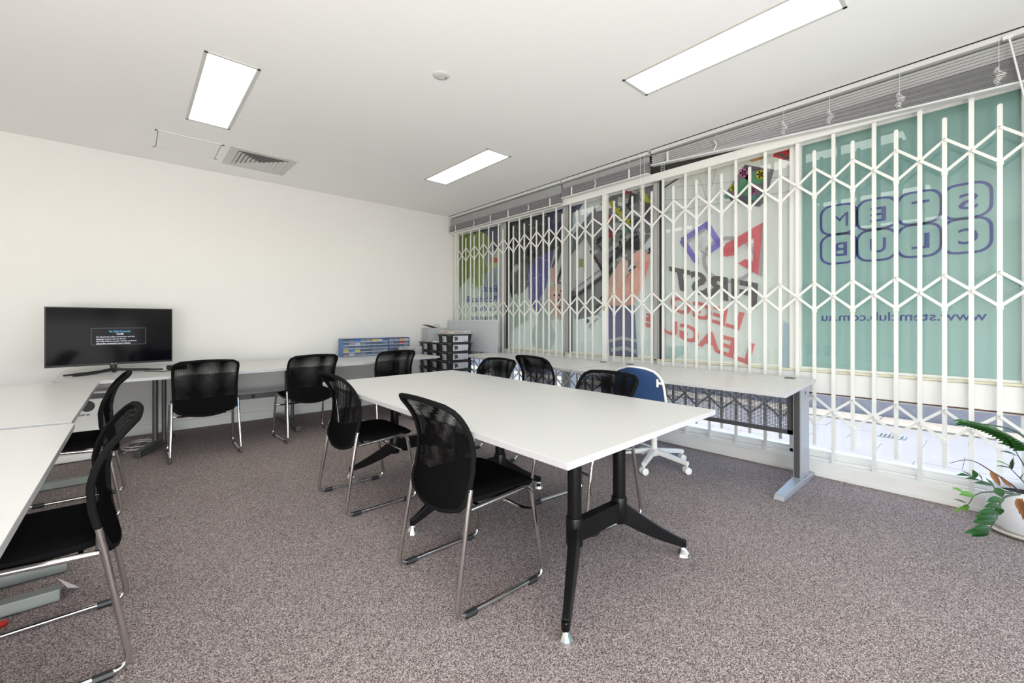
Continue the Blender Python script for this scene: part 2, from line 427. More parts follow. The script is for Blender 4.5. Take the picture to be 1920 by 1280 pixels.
# artwork helpers on the film plane
FX = GX+.004
def G(p, k=0):
    y, z = atX(p[0], p[1], FX); return Vector((FX-.0008-k*.0006, y, z))
def clipY(pts3, ya, yb):
    """keep a printed shape inside its own pane (ya>yb)"""
    def cl(P, val, keep):
        out = []
        for i in range(len(P)):
            a, b = P[i], P[(i+1) % len(P)]; ia, ib = keep(a.y), keep(b.y)
            if ia: out.append(a)
            if ia != ib:
                t = (val-a.y)/(b.y-a.y); out.append(a+(b-a)*t)
        return out
    P = cl(pts3, ya, lambda y: y <= ya+1e-9)
    if len(P) > 2: P = cl(P, yb, lambda y: y >= yb-1e-9)
    if len(P) > 2:
        Q = []
        def clz(P, val, keep):
            out = []
            for i in range(len(P)):
                a, b = P[i], P[(i+1) % len(P)]; ia, ib = keep(a.z), keep(b.z)
                if ia: out.append(a)
                if ia != ib:
                    t = (val-a.z)/(b.z-a.z); out.append(a+(b-a)*t)
            return out
        P = clz(P, 2.62, lambda z: z <= 2.62)
        if len(P) > 2: P = clz(P, .81, lambda z: z >= .81)
    return P if len(P) > 2 else None
class Art:
    def __init__(s, pane): s.mb = MB(); s.mats = []; s.pane = pane; s.k = 0
    def col(s, c):
        m = ink(c)
        if m not in s.mats: s.mats.append(m)
        s.mb.m = s.mats.index(m)
    def poly(s, pts, c, step=True):
        s.col(c)
        if step: s.k += 1
        P = clipY([G(p, s.k) for p in pts], *s.pane)
        if P: s.mb.quadset(P, [tuple(range(len(P)))])
    def line(s, p, q, w, c, step=True):
        d = Vector((q[0]-p[0], q[1]-p[1])); n = Vector((-d.y, d.x)).normalized()*w/2
        s.poly([(p[0]+n.x, p[1]+n.y), (q[0]+n.x, q[1]+n.y), (q[0]-n.x, q[1]-n.y), (p[0]-n.x, p[1]-n.y)], c, step)
    def ell(s, cx, cy, rx, ry, c, a=0, n=18, step=True):
        s.poly([(cx+rx*math.cos(t)*math.cos(a)-ry*math.sin(t)*math.sin(a), cy+rx*math.cos(t)*math.sin(a)+ry*math.sin(t)*math.cos(a)) for t in [2*PI*i/n for i in range(n)]], c, step)
    def rrect(s, cx, cy, w, h, ang, c, step=True):
        ca, sa = math.cos(ang), math.sin(ang)
        s.poly([(cx+x*ca-y*sa, cy+x*sa+y*ca) for x, y in ((-w/2, -h/2), (w/2, -h/2), (w/2, h/2), (-w/2, h/2))], c, step)
    def ring(s, cx, cy, rx, ry, w, c, a0=0, a1=2*PI, n=26):
        s.k += 1; s.col(c)
        for i in range(n):
            t0 = a0+(a1-a0)*i/n; t1 = a0+(a1-a0)*(i+1)/n
            s.poly([(cx+rx*math.cos(t0), cy+ry*math.sin(t0)), (cx+rx*math.cos(t1), cy+ry*math.sin(t1)), (cx+(rx-w)*math.cos(t1), cy+(ry-w)*math.sin(t1)), (cx+(rx-w)*math.cos(t0), cy+(ry-w)*math.sin(t0))], c, False)
    def text(s, body, quad, c, bold=0):
        s.k += 1; s.col(c)
        fn = bilin([G(p, s.k) for p in quad]); text_into(s.mb, body, fn, bold)
    def build(s, name, parent): return s.mb.build(name, s.mats, parent)

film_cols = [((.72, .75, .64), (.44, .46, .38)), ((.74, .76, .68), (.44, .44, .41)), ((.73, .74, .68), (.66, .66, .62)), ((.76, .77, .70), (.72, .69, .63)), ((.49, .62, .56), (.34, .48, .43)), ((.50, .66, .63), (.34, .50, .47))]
wins = []
for i, (ya, yb) in enumerate(panes):
    w = struct('window_%d' % (i+1)); wins.append(w)
    MB().b2((GX-.004, ya+.005, .805), (GX, yb-.005, 2.625)).build('upper_glass', M['glass'], w)
    MB().b2((GX-.004, ya+.005, .158), (GX, yb-.005, .625)).build('lower_glass', M['glass'], w)
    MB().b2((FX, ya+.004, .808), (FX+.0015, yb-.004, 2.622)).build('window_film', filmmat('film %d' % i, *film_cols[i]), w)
    fr_ = MB()
    for z0, z1 in ((.808, .826), (2.6, 2.625), (.158, .178), (.61, .625)): fr_.b2((GX-.02, ya, z0), (GX-.005, yb, z1))
    fr_.build('glazing_bead', M['white_gloss'], w)

INK_B = (.075, .075, .32)
# pane 1 (beside the corner): green and blue picture, lettering
a = Art(panes[0])
a.poly([(858, 425), (885, 432), (880, 520), (862, 540), (858, 540)], (.23, .30, .05))
a.poly([(885, 432), (945, 415), (945, 470), (905, 470)], (.05, .055, .07))
a.poly([(905, 430), (935, 418), (940, 450), (925, 470)], (.09, .10, .20))
a.ell(900, 475, 24, 42, (.30, .40, .07)); a.ell(897, 512, 16, 26, (.36, .45, .13))
a.ell(918, 480, 10, 22, (.42, .42, .40)); a.ell(925, 498, 7, 9, (.55, .58, .30)); a.rrect(930, 488, 7, 9, .1, (.62, .16, .10))
a.poly([(912, 510), (945, 495), (945, 560), (900, 560)], (.36, .45, .52))
for k in range(9):
    a.line((880+k*6, 500+random.random()*20), (886+k*6, 540+random.random()*15), .8, (.14, .17, .14), False)
a.build('printed_artwork', wins[0])
a = Art(panes[0]); a.k = 40
def word(a, txt, xr, xl, ytr, ybr, ytl, ybl, c, bold=0): a.text(txt, [(xr, ybr), (xl, ybl), (xl, ytl), (xr, ytr)], c, bold)
for txt, xl, y in (('Best', 909, 541), ('Robotics &', 876, 560.5), ('Coding', 893, 579), ('Programs', 884, 596.5), ('for', 915, 610), ('Students', 888, 628)):
    word(a, txt, 934, xl, y-6, y+6, y-6+(604-y)*.0*.1, y+6, INK_B)
a.build('lettering', wins[0])

# pane 2: keyboard, blue tablet
a = Art(panes[1])
a.poly([(950, 405), (1062, 375), (1064, 470), (1010, 490), (960, 560), (950, 520)], (.045, .045, .045))
a.poly([(950, 520), (975, 560), (1000, 520), (1012, 470), (985, 470)], (.15, .15, .14))
for r_ in range(7):
    for c_ in range(9):
        cx, cy = 962+c_*11+r_*6-18, 395+r_*17-c_*1+6+c_*4
        if cy < 500 and cx < 1045: a.rrect(cx, cy, 9, 10, .62, (.085, .085, .085), False)
for k in range(12): a.rrect(965+random.random()*60, 400+random.random()*70, 3, 2, .6, (.45, .45, .45), False)
a.poly([(1035, 395), (1062, 382), (1062, 440), (1035, 440), (1022, 425)], (.06, .055, .16))
a.poly([(1040, 402), (1056, 396), (1052, 415), (1036, 420)], (.16, .16, .2)); a.rrect(968, 503, 8, 14, .5, (.55, .57, .52))
a.poly([(1010, 480), (1040, 468), (1020, 560), (1008, 590), (992, 560), (990, 505)], (.13, .13, .36))
a.poly([(992, 560), (990, 505), (1000, 530), (1008, 590)], (.22, .23, .46))
a.poly([(1040, 468), (1062, 450), (1064, 600), (1035, 600), (1022, 560)], (.55, .55, .53))
a.poly([(1012, 560), (1030, 530), (1035, 610), (1010, 600)], (.50, .54, .52))
for x_, y_, w_, h_, an, c_ in ((1050, 470, 8, 70, .35, (.10, .10, .10)), (1056, 500, 5, 90, .3, (.33, .33, .33)), (1048, 520, 4, 60, .3, (.06, .06, .06)), (1058, 545, 4, 50, .35, (.25, .25, .25))): a.rrect(x_, y_, w_, h_, an, c_)
a.poly([(1034, 510), (1042, 492), (1044, 530), (1036, 528)], (.66, .42, .36))
a.poly([(1030, 540), (1048, 532), (1056, 545), (1050, 570), (1062, 600), (1040, 590), (1030, 566)], (.66, .46, .40))
a.poly([(960, 560), (985, 545), (990, 600), (960, 620)], (.44, .52, .44)); a.ell(1020, 630, 22, 30, (.50, .56, .54))
a.poly([(1034, 548), (1042, 540), (1046, 552), (1040, 566)], (.74, .56, .49)); a.line((1042, 556), (1056, 562), 1.2, (.50, .28, .22)); a.line((1044, 572), (1056, 580), 1.2, (.50, .28, .22)); a.poly([(1048, 572), (1062, 585), (1062, 602), (1046, 590)], (.72, .56, .48))
for k in range(5): a.line((990+k*9, 500+k*8), (1000+k*9, 560-k*12), .6, (.35, .36, .55), False)
a.line((1010, 482), (1038, 492), .8, (.5, .5, .45)); a.line((985, 530), (1022, 512), .8, (.45, .46, .6))
for k in range(14): a.rrect(1040+random.random()*20, 480+random.random()*110, 3, 4, .5, (.08, .08, .08), False)
a.build('printed_artwork', wins[1])

# pane 3: beams and plates of a model held by hands, boy's sleeve
a = Art(panes[2])
a.poly([(1072, 375), (1100, 370), (1085, 395), (1072, 400)], (.12, .12, .20))
GREYS = [(.045, .045, .045), (.10, .10, .10), (.20, .20, .20), (.36, .36, .36), (.52, .52, .52), (.15, .15, .16)]
a.poly([(1075, 440), (1110, 395), (1150, 365), (1228, 345), (1236, 420), (1180, 500), (1120, 590), (1080, 600), (1070, 560)], (.22, .22, .22))
rr_ = random.Random(11)
def seg(cx, cy, L, w, c, an=-.70): a.rrect(cx, cy, L, w, an, c, False)
for k in range(120):
    t = rr_.random(); s_ = rr_.random()*2-1
    cx = 1085+t*140+s_*20; cy = 575-t*185+s_*52
    if t < .35 and abs(s_) < .5: continue
    a.k = 3+k % 30
    seg(cx, cy, 6+rr_.random()*22, 2.5+rr_.random()*5, GREYS[rr_.randrange(6)], -.70 if rr_.random() < .6 else .87)
a.k = 36
a.poly([(1072, 480), (1100, 445), (1128, 500), (1130, 515), (1090, 545), (1072, 545)], (.58, .60, .60))
a.poly([(1080, 478), (1102, 450), (1124, 498), (1100, 530), (1078, 525)], (.63, .65, .65)); a.rrect(1092, 493, 9, 16, .0, (.36, .38, .18)); a.rrect(1118, 488, 7, 8, .3, (.62, .20, .12)); a.rrect(1118, 488, 4, 5, .3, (.6, .55, .5))
a.line((1076, 560), (1160, 500), 5, (.07, .07, .07)); a.line((1076, 545), (1150, 490), 3, (.30, .30, .30)); a.line((1110, 470), (1135, 512), 5, (.05, .05, .05)); a.line((1132, 478), (1190, 438), 7, (.40, .40, .40)); a.line((1136, 500), (1186, 452), 9, (.06, .06, .06))
for p, q in (((1148, 378), (1158, 398)), ((1160, 392), (1170, 408)), ((1168, 404), (1186, 420)), ((1204, 356), (1220, 382))): a.line(p, q, 8, (.50, .50, .04)); 
for k in range(3): a.line((1155+k*9, 388+k*9), (1159+k*9, 385+k*9), 2, (.1, .1, .1))
for x_, y_, w_, h_, c_ in ((1145, 412, 8, 16, (.50, .05, .04)), (1148, 440, 6, 14, (.45, .05, .05)), (1180, 362, 8, 6, (.4, .05, .05)), (1178, 432, 6, 9, (.12, .35, .24)), (1172, 376, 20, 8, (.42, .42, .42)), (1165, 425, 18, 12, (.55, .55, .55)), (1190, 372, 14, 18, (.08, .08, .08)), (1200, 402, 20, 10, (.48, .48, .48)), (1215, 396, 10, 30, (.11, .11, .11))): a.rrect(x_, y_, w_, h_, .25, c_)
for k in range(26): a.ell(1140+rr_.random()*80, 375+rr_.random()*90, 2.2, 2.4, (.04, .04, .04) if k % 2 else (.5, .5, .5), n=8, step=False)
SK1, SK2, SK3 = (.72, .42, .34), (.66, .33, .26), (.70, .50, .42)
a.ell(1197, 460, 12, 9, (.04, .04, .05))
a.poly([(1160, 500), (1172, 480), (1182, 492), (1180, 515), (1172, 530), (1165, 545), (1142, 575), (1142, 530)], SK3)
a.poly([(1190, 478), (1205, 468), (1220, 478), (1222, 492), (1215, 520), (1205, 545), (1196, 560), (1190, 575), (1142, 575), (1160, 545), (1180, 518), (1196, 500)], SK1)
a.poly([(1190, 478), (1200, 470), (1206, 482), (1200, 490), (1190, 488)], (.74, .50, .42)); a.poly([(1215, 490), (1222, 492), (1212, 525), (1208, 520)], SK2); a.line((1178, 520), (1196, 502), 2, (.42, .20, .16)); a.line((1206, 482), (1216, 498), 1.6, SK2)
a.poly([(1167, 500), (1174, 486), (1179, 494), (1176, 512), (1168, 528), (1164, 520)], (.76, .56, .47)); a.line((1181, 515), (1186, 532), 1.2, (.55, .28, .22)); a.line((1196, 500), (1210, 506), 1.2, (.58, .30, .24))
a.poly([(1144, 535), (1162, 545), (1158, 568), (1144, 572)], (.74, .58, .47)); a.poly([(1190, 520), (1204, 506), (1208, 520), (1196, 545)], (.76, .50, .42)); a.poly([(1172, 555), (1196, 548), (1191, 572), (1170, 573)], (.69, .44, .36)); a.line((1170, 488), (1176, 486), 4, (.80, .66, .60))
a.poly([(1142, 574), (1194, 572), (1196, 600), (1200, 670), (1148, 668), (1146, 630), (1142, 615)], (.17, .17, .27))
a.poly([(1146, 636), (1170, 630), (1198, 636), (1198, 641), (1170, 636), (1147, 642)], (.50, .52, .52)); a.poly([(1150, 652), (1175, 648), (1198, 655), (1198, 662), (1175, 655), (1150, 660)], (.45, .52, .50))
a.poly([(1215, 595), (1228, 592), (1228, 600), (1216, 602)], (.62, .22, .20)); a.poly([(1214, 605), (1228, 606), (1228, 614), (1216, 613)], (.62, .22, .20))
a.build('printed_artwork', wins[2])

# pane 4: league emblem and words
a = Art(panes[3])
TL = (.30, .30, .30)
for p, q in (((1244, 400), (1483, 358)), ((1244, 353), (1483, 330)), ((1244, 375), (1370, 372)), ((1310, 330), (1335, 400)), ((1345, 305), (1335, 350))): a.line(p, q, .8, TL)
a.line((1245, 352), (1282, 328), 3, (.07, .07, .07))
a.poly([(1452, 284), (1486, 272), (1486, 304), (1450, 294)], (.55, .03, .03)); a.poly([(1458, 285), (1484, 296), (1484, 304), (1456, 290)], (.10, .09, .09)); a.poly([(1405, 300), (1435, 290), (1432, 298), (1410, 304)], (.50, .28, .10))
a.poly([(1397, 309), (1452, 318), (1446, 340), (1436, 378), (1424, 388), (1372, 378), (1361, 362)], (.19, .18, .20))
a.poly([(1397, 309), (1436, 316), (1434, 324), (1395, 318)], (.11, .10, .11)); a.poly([(1362, 362), (1425, 372), (1422, 386), (1372, 377)], (.27, .26, .31)); a.poly([(1390, 322), (1436, 330), (1424, 368), (1372, 358)], (.24, .23, .25))
for x_, y_, r_ in ((1400, 330, 10), (1412, 338, 9), (1395, 345, 11), (1388, 355, 9), (1405, 352, 8), (1424, 338, 9), (1416, 328, 7), (1400, 360, 8), (1416, 372, 7), (1364, 368, 6), (1418, 374, 6)): a.ell(x_, y_, r_, r_*.75, (.13, .38, .20) if r_ > 7 else (.14, .34, .27), a=r_, step=False, n=9); a.k += 1
def flower(x, y, r, c):
    for k in range(5): a.ell(x+r*.55*math.cos(k*1.257), y+r*.55*math.sin(k*1.257), r*.5, r*.5, c, n=10, step=(k == 0))
    a.ell(x, y, r*.22, r*.22, (.2, .12, .1), n=8)
flower(1395, 325, 9, (.55, .16, .36)); flower(1427, 328, 9, (.55, .50, .05)); flower(1377, 353, 7.5, (.55, .50, .05)); flower(1413, 358, 7.5, (.55, .18, .38))
GR = (.40, .39, .40)
a.ring(1370, 487, 52, 44, 7, GR)
PU, PUd, RE = (.24, .22, .56), (.22, .20, .50), (.62, .16, .18)
# purple square band (tilted), with grey cast behind
a.poly([(1276, 455), (1308, 498), (1314, 494), (1282, 452)], GR)
a.line((1281, 452), (1330, 420), 11, PU); a.line((1326, 418), (1352, 460), 11, PU); a.line((1352, 456), (1328, 474), 11, PU); a.line((1281, 450), (1308, 490), 11, PU)
a.poly([(1288, 452), (1322, 428), (1324, 433), (1292, 457)], GR); a.line((1322, 444), (1313, 466), 8, (.56, .57, .57)); a.line((1313, 462), (1330, 474), 8, (.56, .57, .57)); a.line((1316, 470), (1330, 480), 3, GR)
# red triangle
a.poly([(1430, 418), (1437, 420), (1431, 518), (1424, 516)], GR)
a.poly([(1432, 418), (1424, 516), (1386, 494), (1400, 486), (1414, 490), (1416, 446), (1378, 470), (1366, 482), (1358, 466), (1362, 458)], RE)
a.poly([(1356, 468), (1376, 462), (1385, 478), (1362, 482), (1354, 476)], RE); a.poly([(1378, 473), (1402, 460), (1404, 466), (1384, 482)], (.58, .58, .58))
a.k += 1
LG, LR = (.14, .135, .13), (.62, .20, .19)
a.text('FIRST', [(1421, 578), (1264, 542), (1256, 499), (1424, 531)], LG, .035)
a.text('LEGO', [(1388, 620), (1262, 583), (1257, 552), (1399, 586)], LR, .03)
a.text('LEAGUE', [(1407, 684), (1218, 612), (1214, 586), (1418, 644)], LR, .03)
a.poly([(1258, 650), (1290, 648), (1294, 656), (1270, 672), (1250, 672)], (.42, .56, .54)); a.poly([(1472, 600), (1483, 610), (1483, 690), (1468, 686)], (.40, .50, .56))
a.build('printed_artwork', wins[3])

# pane 5: teal film with rounded cells, letters, web address
a = Art(panes[4])
P5 = (.085, .095, .33)
def cell(yc0, yc1, z0, z1, w=.017, rad=.075):
    """rounded square outline, yc0>yc1"""
    pts = []
    for cy, cz, a0 in ((yc1+rad, z1-rad, 90), (yc0-rad, z1-rad, 0), (yc0-rad, z0+rad, -90), (yc1+rad, z0+rad, -180)):
        for k in range(6):
            t = R(a0+90-k*18) if False else R(a0+90*(5-k)/5)
            pts.append((cy+rad*math.cos(t), cz+rad*math.sin(t)))
    cyc, czc = (yc0+yc1)/2, (z0+z1)/2
    n = len(pts)
    for i in range(n):
        p, q = pts[i], pts[(i+1) % n]
        def inn(u):
            dx, dz = u[0]-cyc, u[1]-czc; L = math.hypot(dx, dz); return (u[0]-dx/L*w, u[1]-dz/L*w)
        pi, qi = inn(p), inn(q)
        a.mb.quadset([(FX-.003, *p), (FX-.003, *q), (FX-.003, *qi), (FX-.003, *pi)], [(0, 1, 2, 3)])
a.col(P5)
yr, zt = atX(1860, 336, FX); _, zb = atX(1860, 470, FX); yl_, _ = atX(1539, 440, FX)
cw = (yl_-yr)/4; ch = (zt-zb)/2
for r_, ww in enumerate(('STEM', 'CLUB')):
    for c_, chx in enumerate(ww):
        y1_ = yr+c_*cw; z1_ = zt-r_*ch
        cell(y1_+cw+.006, y1_-.006, z1_-ch-.006, z1_+.006)
        cy, cz = y1_+cw*.46, z1_-ch*.52
        hw, hh = (.045 if chx != 'M' else .052), .052
        text_into(a.mb, chx, bilin([(FX-.003, cy-hw, cz-hh), (FX-.003, cy+hw, cz-hh), (FX-.003, cy+hw, cz+hh), (FX-.003, cy-hw, cz+hh)]), 0.0 if chx == 'M' else .012)
yr2, zr2 = atX(1851, 601, FX); yl2, zl2 = atX(1541, 603, FX)
zb_ = zr2
text_into(a.mb, 'www.stemclub.com.au', bilin([(FX-.003, yr2, zb_), (FX-.003, yl2, zb_), (FX-.003, yl2, zb_+.062), (FX-.003, yr2, zb_+.062)]), .012)
a.build('lettering', wins[4])

# ------------------------------------------------------------------ outside
pv = struct('pavement')
bs = MB().b2((4.25, -8, -.22), (6.9, 12, -.112)).build('bedding', M['farwall'], pv)
slab = None
for i in range(5):
    for j in range(20):
        x0 = 4.26+i*.53; y0 = -4+j*.6+(.3 if i % 2 else 0)
        if slab is None:
            slab = MB().box((0, 0, 0), (.5285, .5985, .05)).build('paving_slab', M['paving'], pv, bevel=.004)
            o = slab
        else:
            o = slab.copy(); C.objects.link(o)
        o.location = (x0+.265, y0+.3, -.105+random.uniform(-.002, .002))
ks = struct('kerb_strip')
for j in range(14):
    MB().b2((6.93, -4+j*1.0, -.15), (7.42, -3.006+j*1.0, -.06)).build('kerb_stone', M['tan'], ks, bevel=.008)
tag(MB().b2((7.42, -8, -.2), (12, 12, -.09)).build('road', M['road']), kind='structure')
tag(MB().b2((7.46, -8, -.1), (7.6, 12, .75)).build('wall_street', M['farwall'], bevel=.01), kind='structure')
dr = thing('drain_grate', 'small slotted metal drain grate in the bright paving outside the window', 'drain grate', (6.28, .78, -.08))
MB().b2((-.09, -.12, -.001), (.09, .12, .006)).build('grate_frame', M['alu'], dr)
for j in range(6):
    for i in range(3): MB().b2((-.075+i*.055, -.1+j*.035, .005), (-.045+i*.055, -.083+j*.035, .008)).build('slot', M['gasket'], dr)

# ------------------------------------------------------------------ security gate
XG = 3.972
sh_px = [859.7, 874.7, 890.3, 907.5, 925, 944.4, 963.8, 984.4, 1007.2, 1030.6, 1055.6, 1083.4, 1112.5, 1152.8, 1186.9, 1223.4, 1264, 1307.2, 1354.3, 1406.8, 1464.3, 1528, 1599.5, 1680.8, 1771.4, 1874.9]
ys_ = [atX(x, 600, XG)[0] for x in sh_px]
left_s = ys_[:13]; right_s = ys_[13:]+[ys_[-1]-.236*k for k in range(1, 4)]
rail = MB(); rail.b2((3.955, YF+.02, 2.603), (3.992, YB-.01, 2.677)); rail.b2((3.962, YF+.02, 2.601), (3.985, YB-.01, 2.604))
tag(rail.build('gate_top_rail', M['white_gate'], bevel=.002), 'long white steel head rail running above both folding gate leaves', 'rail')
bt = MB(); bt.b2((3.962, YF+.02, .0985), (3.99, YB-.01, .112))
tag(bt.build('gate_floor_track', M['white_gate']), 'low white steel track on the kerb under the folding gate bars', 'track')
ROWS = [(2.368, 2.152, 2.26), (1.487, 1.273, 1.38), (.61, .405, .508)]
_cache = {}
def shared(key, mk):
    if key not in _cache: _cache[key] = mk(); return _cache[key], True
    return _cache[key], False
def inst(key, mk, parent, loc):
    """alike pieces share one mesh"""
    if key in _cache:
        o = _cache[key].copy(); C.objects.link(o)
    else:
        o = mk(); _cache[key] = o
    o.parent = parent; o.location = loc; return o
def mk_short():
    m = MB(); W = .0235
    n = 5; pts = []
    m.b2((-.003, -W/2, .243), (.003, W/2, 2.497))
    for zc, sg in ((2.497, 1), (.243, -1)):
        P = [(0, W/2*math.cos(PI*k/6), zc+sg*W/2*math.sin(PI*k/6)) for k in range(7)]
        f = [(p[0]-.003, p[1], p[2]) for p in P]+[(p[0]+.003, p[1], p[2]) for p in P]
        m.quadset(f, [tuple(range(7)), tuple(range(13, 6, -1))]+[(i, i+1, i+8, i+7) for i in range(6)])
    return m.build('short_bar', M['white_gate'])
def mk_long(): return MB().b2((-.008, -.0122, .112), (.0, .0122, 2.6)).build('long_bar', M['white_gate'])
def strip(y0, z0, y1, z1, x, name='lattice_strip'):
    m = MB(); m.bar((x, y0, z0), (x, y1, z1), .0175, .004, up=(1, 0, 0)); return m
def build_gate(root, shorts, longs, ends):
    for y in shorts: inst('short', mk_short, root, (XG-.013, y, 0))
    for y in longs: inst('long', mk_long, root, (XG+.004, y, 0))
    col = MB(); riv = MB(); seq = [(y, 's') for y in shorts]
    for (zt_, zl_, zc_) in ROWS:
        for y in shorts:
            o = inst('collar', lambda: MB().b2((-.006, -.0155, -.018), (.008, .0155, .018)).build('slider_collar', M['white_gate'], bevel=.003), root, (XG-.013, y, zl_))
            riv.lathe([(.0045, 0), (.0045, -.004), (.002, -.006)], (XG-.0185, y, zt_), 8, 'X')
        for y in longs: riv.lathe([(.0045, 0), (.0045, -.004), (.002, -.006)], (XG-.020, y, zc_), 8, 'X')
        for i in range(len(shorts)-1):
            a_, b_ = shorts[i], shorts[i+1]
            strip(a_, zt_, b_, zl_+.004, XG-.0215).build('lattice_strip', M['white_gate'], root)
            strip(a_, zl_+.004, b_, zt_, XG-.0035).build('lattice_strip', M['white_gate'], root)
        for (ys, ye) in ends:
            strip(ys, zt_, ye, zc_, XG-.0215).build('lattice_strip', M['white_gate'], root)
            strip(ys, zl_+.004, ye, zc_, XG-.0035).build('lattice_strip', M['white_gate'], root)
    riv.build('rivet', M['alu'], root, kind='stuff')
yp = atX(1135.5, 600, XG)[0]
g1 = thing('folding_gate', 'far white scissor lattice gate leaf from room corner to the lock post', 'security gate')
lg = [(a_+b_)/2 for a_, b_ in zip(left_s[:-1], left_s[1:])]
build_gate(g1, left_s, lg, [(left_s[-1], yp+.022), (left_s[0], 5.84)])
MB().b2((3.945, yp-.028, .112), (3.99, yp+.028, 2.6)).build('lock_post', M['white_gate'], g1, bevel=.002)
MB().b2((3.94, yp-.006, 1.31), (3.946, yp+.008, 1.36)).build('key_cover', mat('brass', (.55, .40, .12), .3, .8, noise=(20, .1)), g1)
MB().b2((3.955, 5.83, .112), (3.99, 5.86, 2.6)).build('end_post', M['white_gate'], g1)
g2 = thing('folding_gate', 'near white scissor lattice gate leaf from lock post past the plant', 'security gate')
rg = [(a_+b_)/2 for a_, b_ in zip(right_s[:-1], right_s[1:])]
build_gate(g2, right_s, rg, [(right_s[0], yp-.036)])

# ------------------------------------------------------------------ blinds
def blind(label, ya, yb, zb_fn, nloose, loose_z, cords, xs=3.925):
    """ya>yb; zb_fn(y) bottom height; loose slats first, then the packed stack"""
    t = thing('venetian_blind', label, 'blind', (0, 0, 0), 0)
    MB().b2((xs-.028, ya, 2.866), (xs+.03, yb, HC-.003)).build('head_rail', M['slat_white'], t, bevel=.002)
    MB().b2((xs-.031, ya, 2.8985), (xs-.027, yb, HC-.0005)).build('painted_shadow_line', M['gasket'], t)  # black strip standing in for the shadow line between head rail and ceiling
    N = 8
    def sl(off_fn, thick, name, m, tilt=0.0, w=.05):
        mb = MB()
        vs = []
        for i in range(N+1):
            y = ya+(yb-ya)*i/N; z = off_fn(y)
            for dx, dz in ((-w/2, -tilt), (0, .0035), (w/2, tilt), (w/2, tilt-thick), (0, .0035-thick), (-w/2, -tilt-thick)): vs.append((xs+dx, y, z+dz))
        fs = []
        for i in range(N):
            for k in range(6): fs.append((i*6+k, i*6+(k+1) % 6, (i+1)*6+(k+1) % 6, (i+1)*6+k))
        fs += [(0, 1, 2, 3, 4, 5), tuple(N*6+k for k in (5, 4, 3, 2, 1, 0))]
        mb.quadset(vs, fs); mb.build(name, m, t)
    for k in range(nloose):
        sl(lambda y: 2.848-loose_z*(k+.3)/nloose, .0018, 'slat', M['slat_white'], -.003, .023)
    nst = 22
    top = lambda y: 2.850-loose_z
    for k in range(nst):
        sl(lambda y: (zb_fn(y)+.014)+(top(y)-zb_fn(y)-.018)*(k+.5)/nst, .0022, 'slat', M['slat'], .0035+.001*math.sin(k), .05+.002*math.sin(k*2.3))
    mb = MB(); vs = []
    for i in range(N+1):
        y = ya+(yb-ya)*i/N; z = zb_fn(y)
        for dx, dz in ((-.028, 0), (.028, 0), (.028, .012), (-.028, .012)): vs.append((xs+dx, y, z+dz))
    fs = [tuple(i*4+k for k in (0, 1)) for i in ()]
    for i in range(N):
        for k in range(4): fs.append((i*4+k, i*4+(k+1) % 4, (i+1)*4+(k+1) % 4, (i+1)*4+k))
    fs += [(0, 1, 2, 3), (N*4+3, N*4+2, N*4+1, N*4)]
    mb.quadset(vs, fs); mb.build('bottom_rail', M['slat_white'], t)
    for n_, (y, style) in enumerate(cords):
        r_ = random.Random(n_*7+int(ya*10)); c = MB(); z0 = zb_fn(y)
        c.tube([(xs-.03, y, 2.866), (xs-.031, y, z0+.1)], .0012, 5)
        if style == 'bunch':
            for q in range(26):
                zz = z0+.02+q*.0042; ww = .008+.016*math.sin(PI*(q+2)/28)
                cx = y+.008*math.sin(q*.35)
                c.tube([(xs-.03, cx-ww*r_.uniform(.5, 1), zz+r_.uniform(-.003, .003)), (xs-.036, cx, zz+r_.uniform(-.004, .004)), (xs-.03, cx+ww*r_.uniform(.5, 1), zz)], .0012, 4)
        elif style == 'tape':
            c.b2((xs-.033, y-.010, z0), (xs-.029, y+.010, z0+.10))
        else:
            pts = [(xs-.033, y+.009*math.sin(q*.9)+.004, z0+.005+q*.011) for q in range(10)]
            c.tube(pts, .0055, 5)
        c.build('ladder_cord', M['cord'], t)
    return t
b1 = blind('far grey slatted blind bunched under the ceiling above the room corner', 5.93, 3.52, lambda y: 2.612+.006*(y-3.5), 7, .10, [(5.75, 'tape'), (5.25, 'curl'), (4.86, 'tape'), (4.47, 'tape'), (4.06, 'curl'), (3.68, 'tape')])
b2_ = blind('short middle grey slatted blind between the far blind and the sagging near one', 3.50, 2.335, lambda y: 2.672, 4, .05, [(3.33, 'tape'), (2.98, 'curl'), (2.55, 'tape')])
b3 = blind('near grey slatted blind sagging towards the right, with bunched white cords', 2.305, -1.6, lambda y: 2.745-.068*max(0, 2.3-y)-.012*math.sin(max(0, 2.3-y)*1.2) if y > -.1 else 2.578, 5, .10, [(2.12, 'tape'), (1.66, 'curl'), (1.13, 'bunch'), (.83, 'bunch'), (.44, 'bunch'), (-.005, 'bunch')])
c = MB(); c.tube([(3.885, -.045, 2.86), (3.87, -.10, 2.5), (3.86, -.20, 1.9)], .005, 6); c.b2((3.88, -.06, 2.855), (3.9, -.02, 2.875))
c.build('tilt_wand', M['cord'], b3)
c = MB()
yy = atX(1201, 500, 3.90)[0]; yz = atX(1209, 500, 3.90)[0]
c.tube([(3.893, yy, 2.87), (3.893, yy, .93)], .0018, 5); c.tube([(3.893, yz, 2.87), (3.893, yz, 1.05)], .0018, 5); c.b2((3.885, yy-.05, 2.862), (3.9, yz+.05, 2.88))
c.build('pull_cord', M['cord'], b2_)
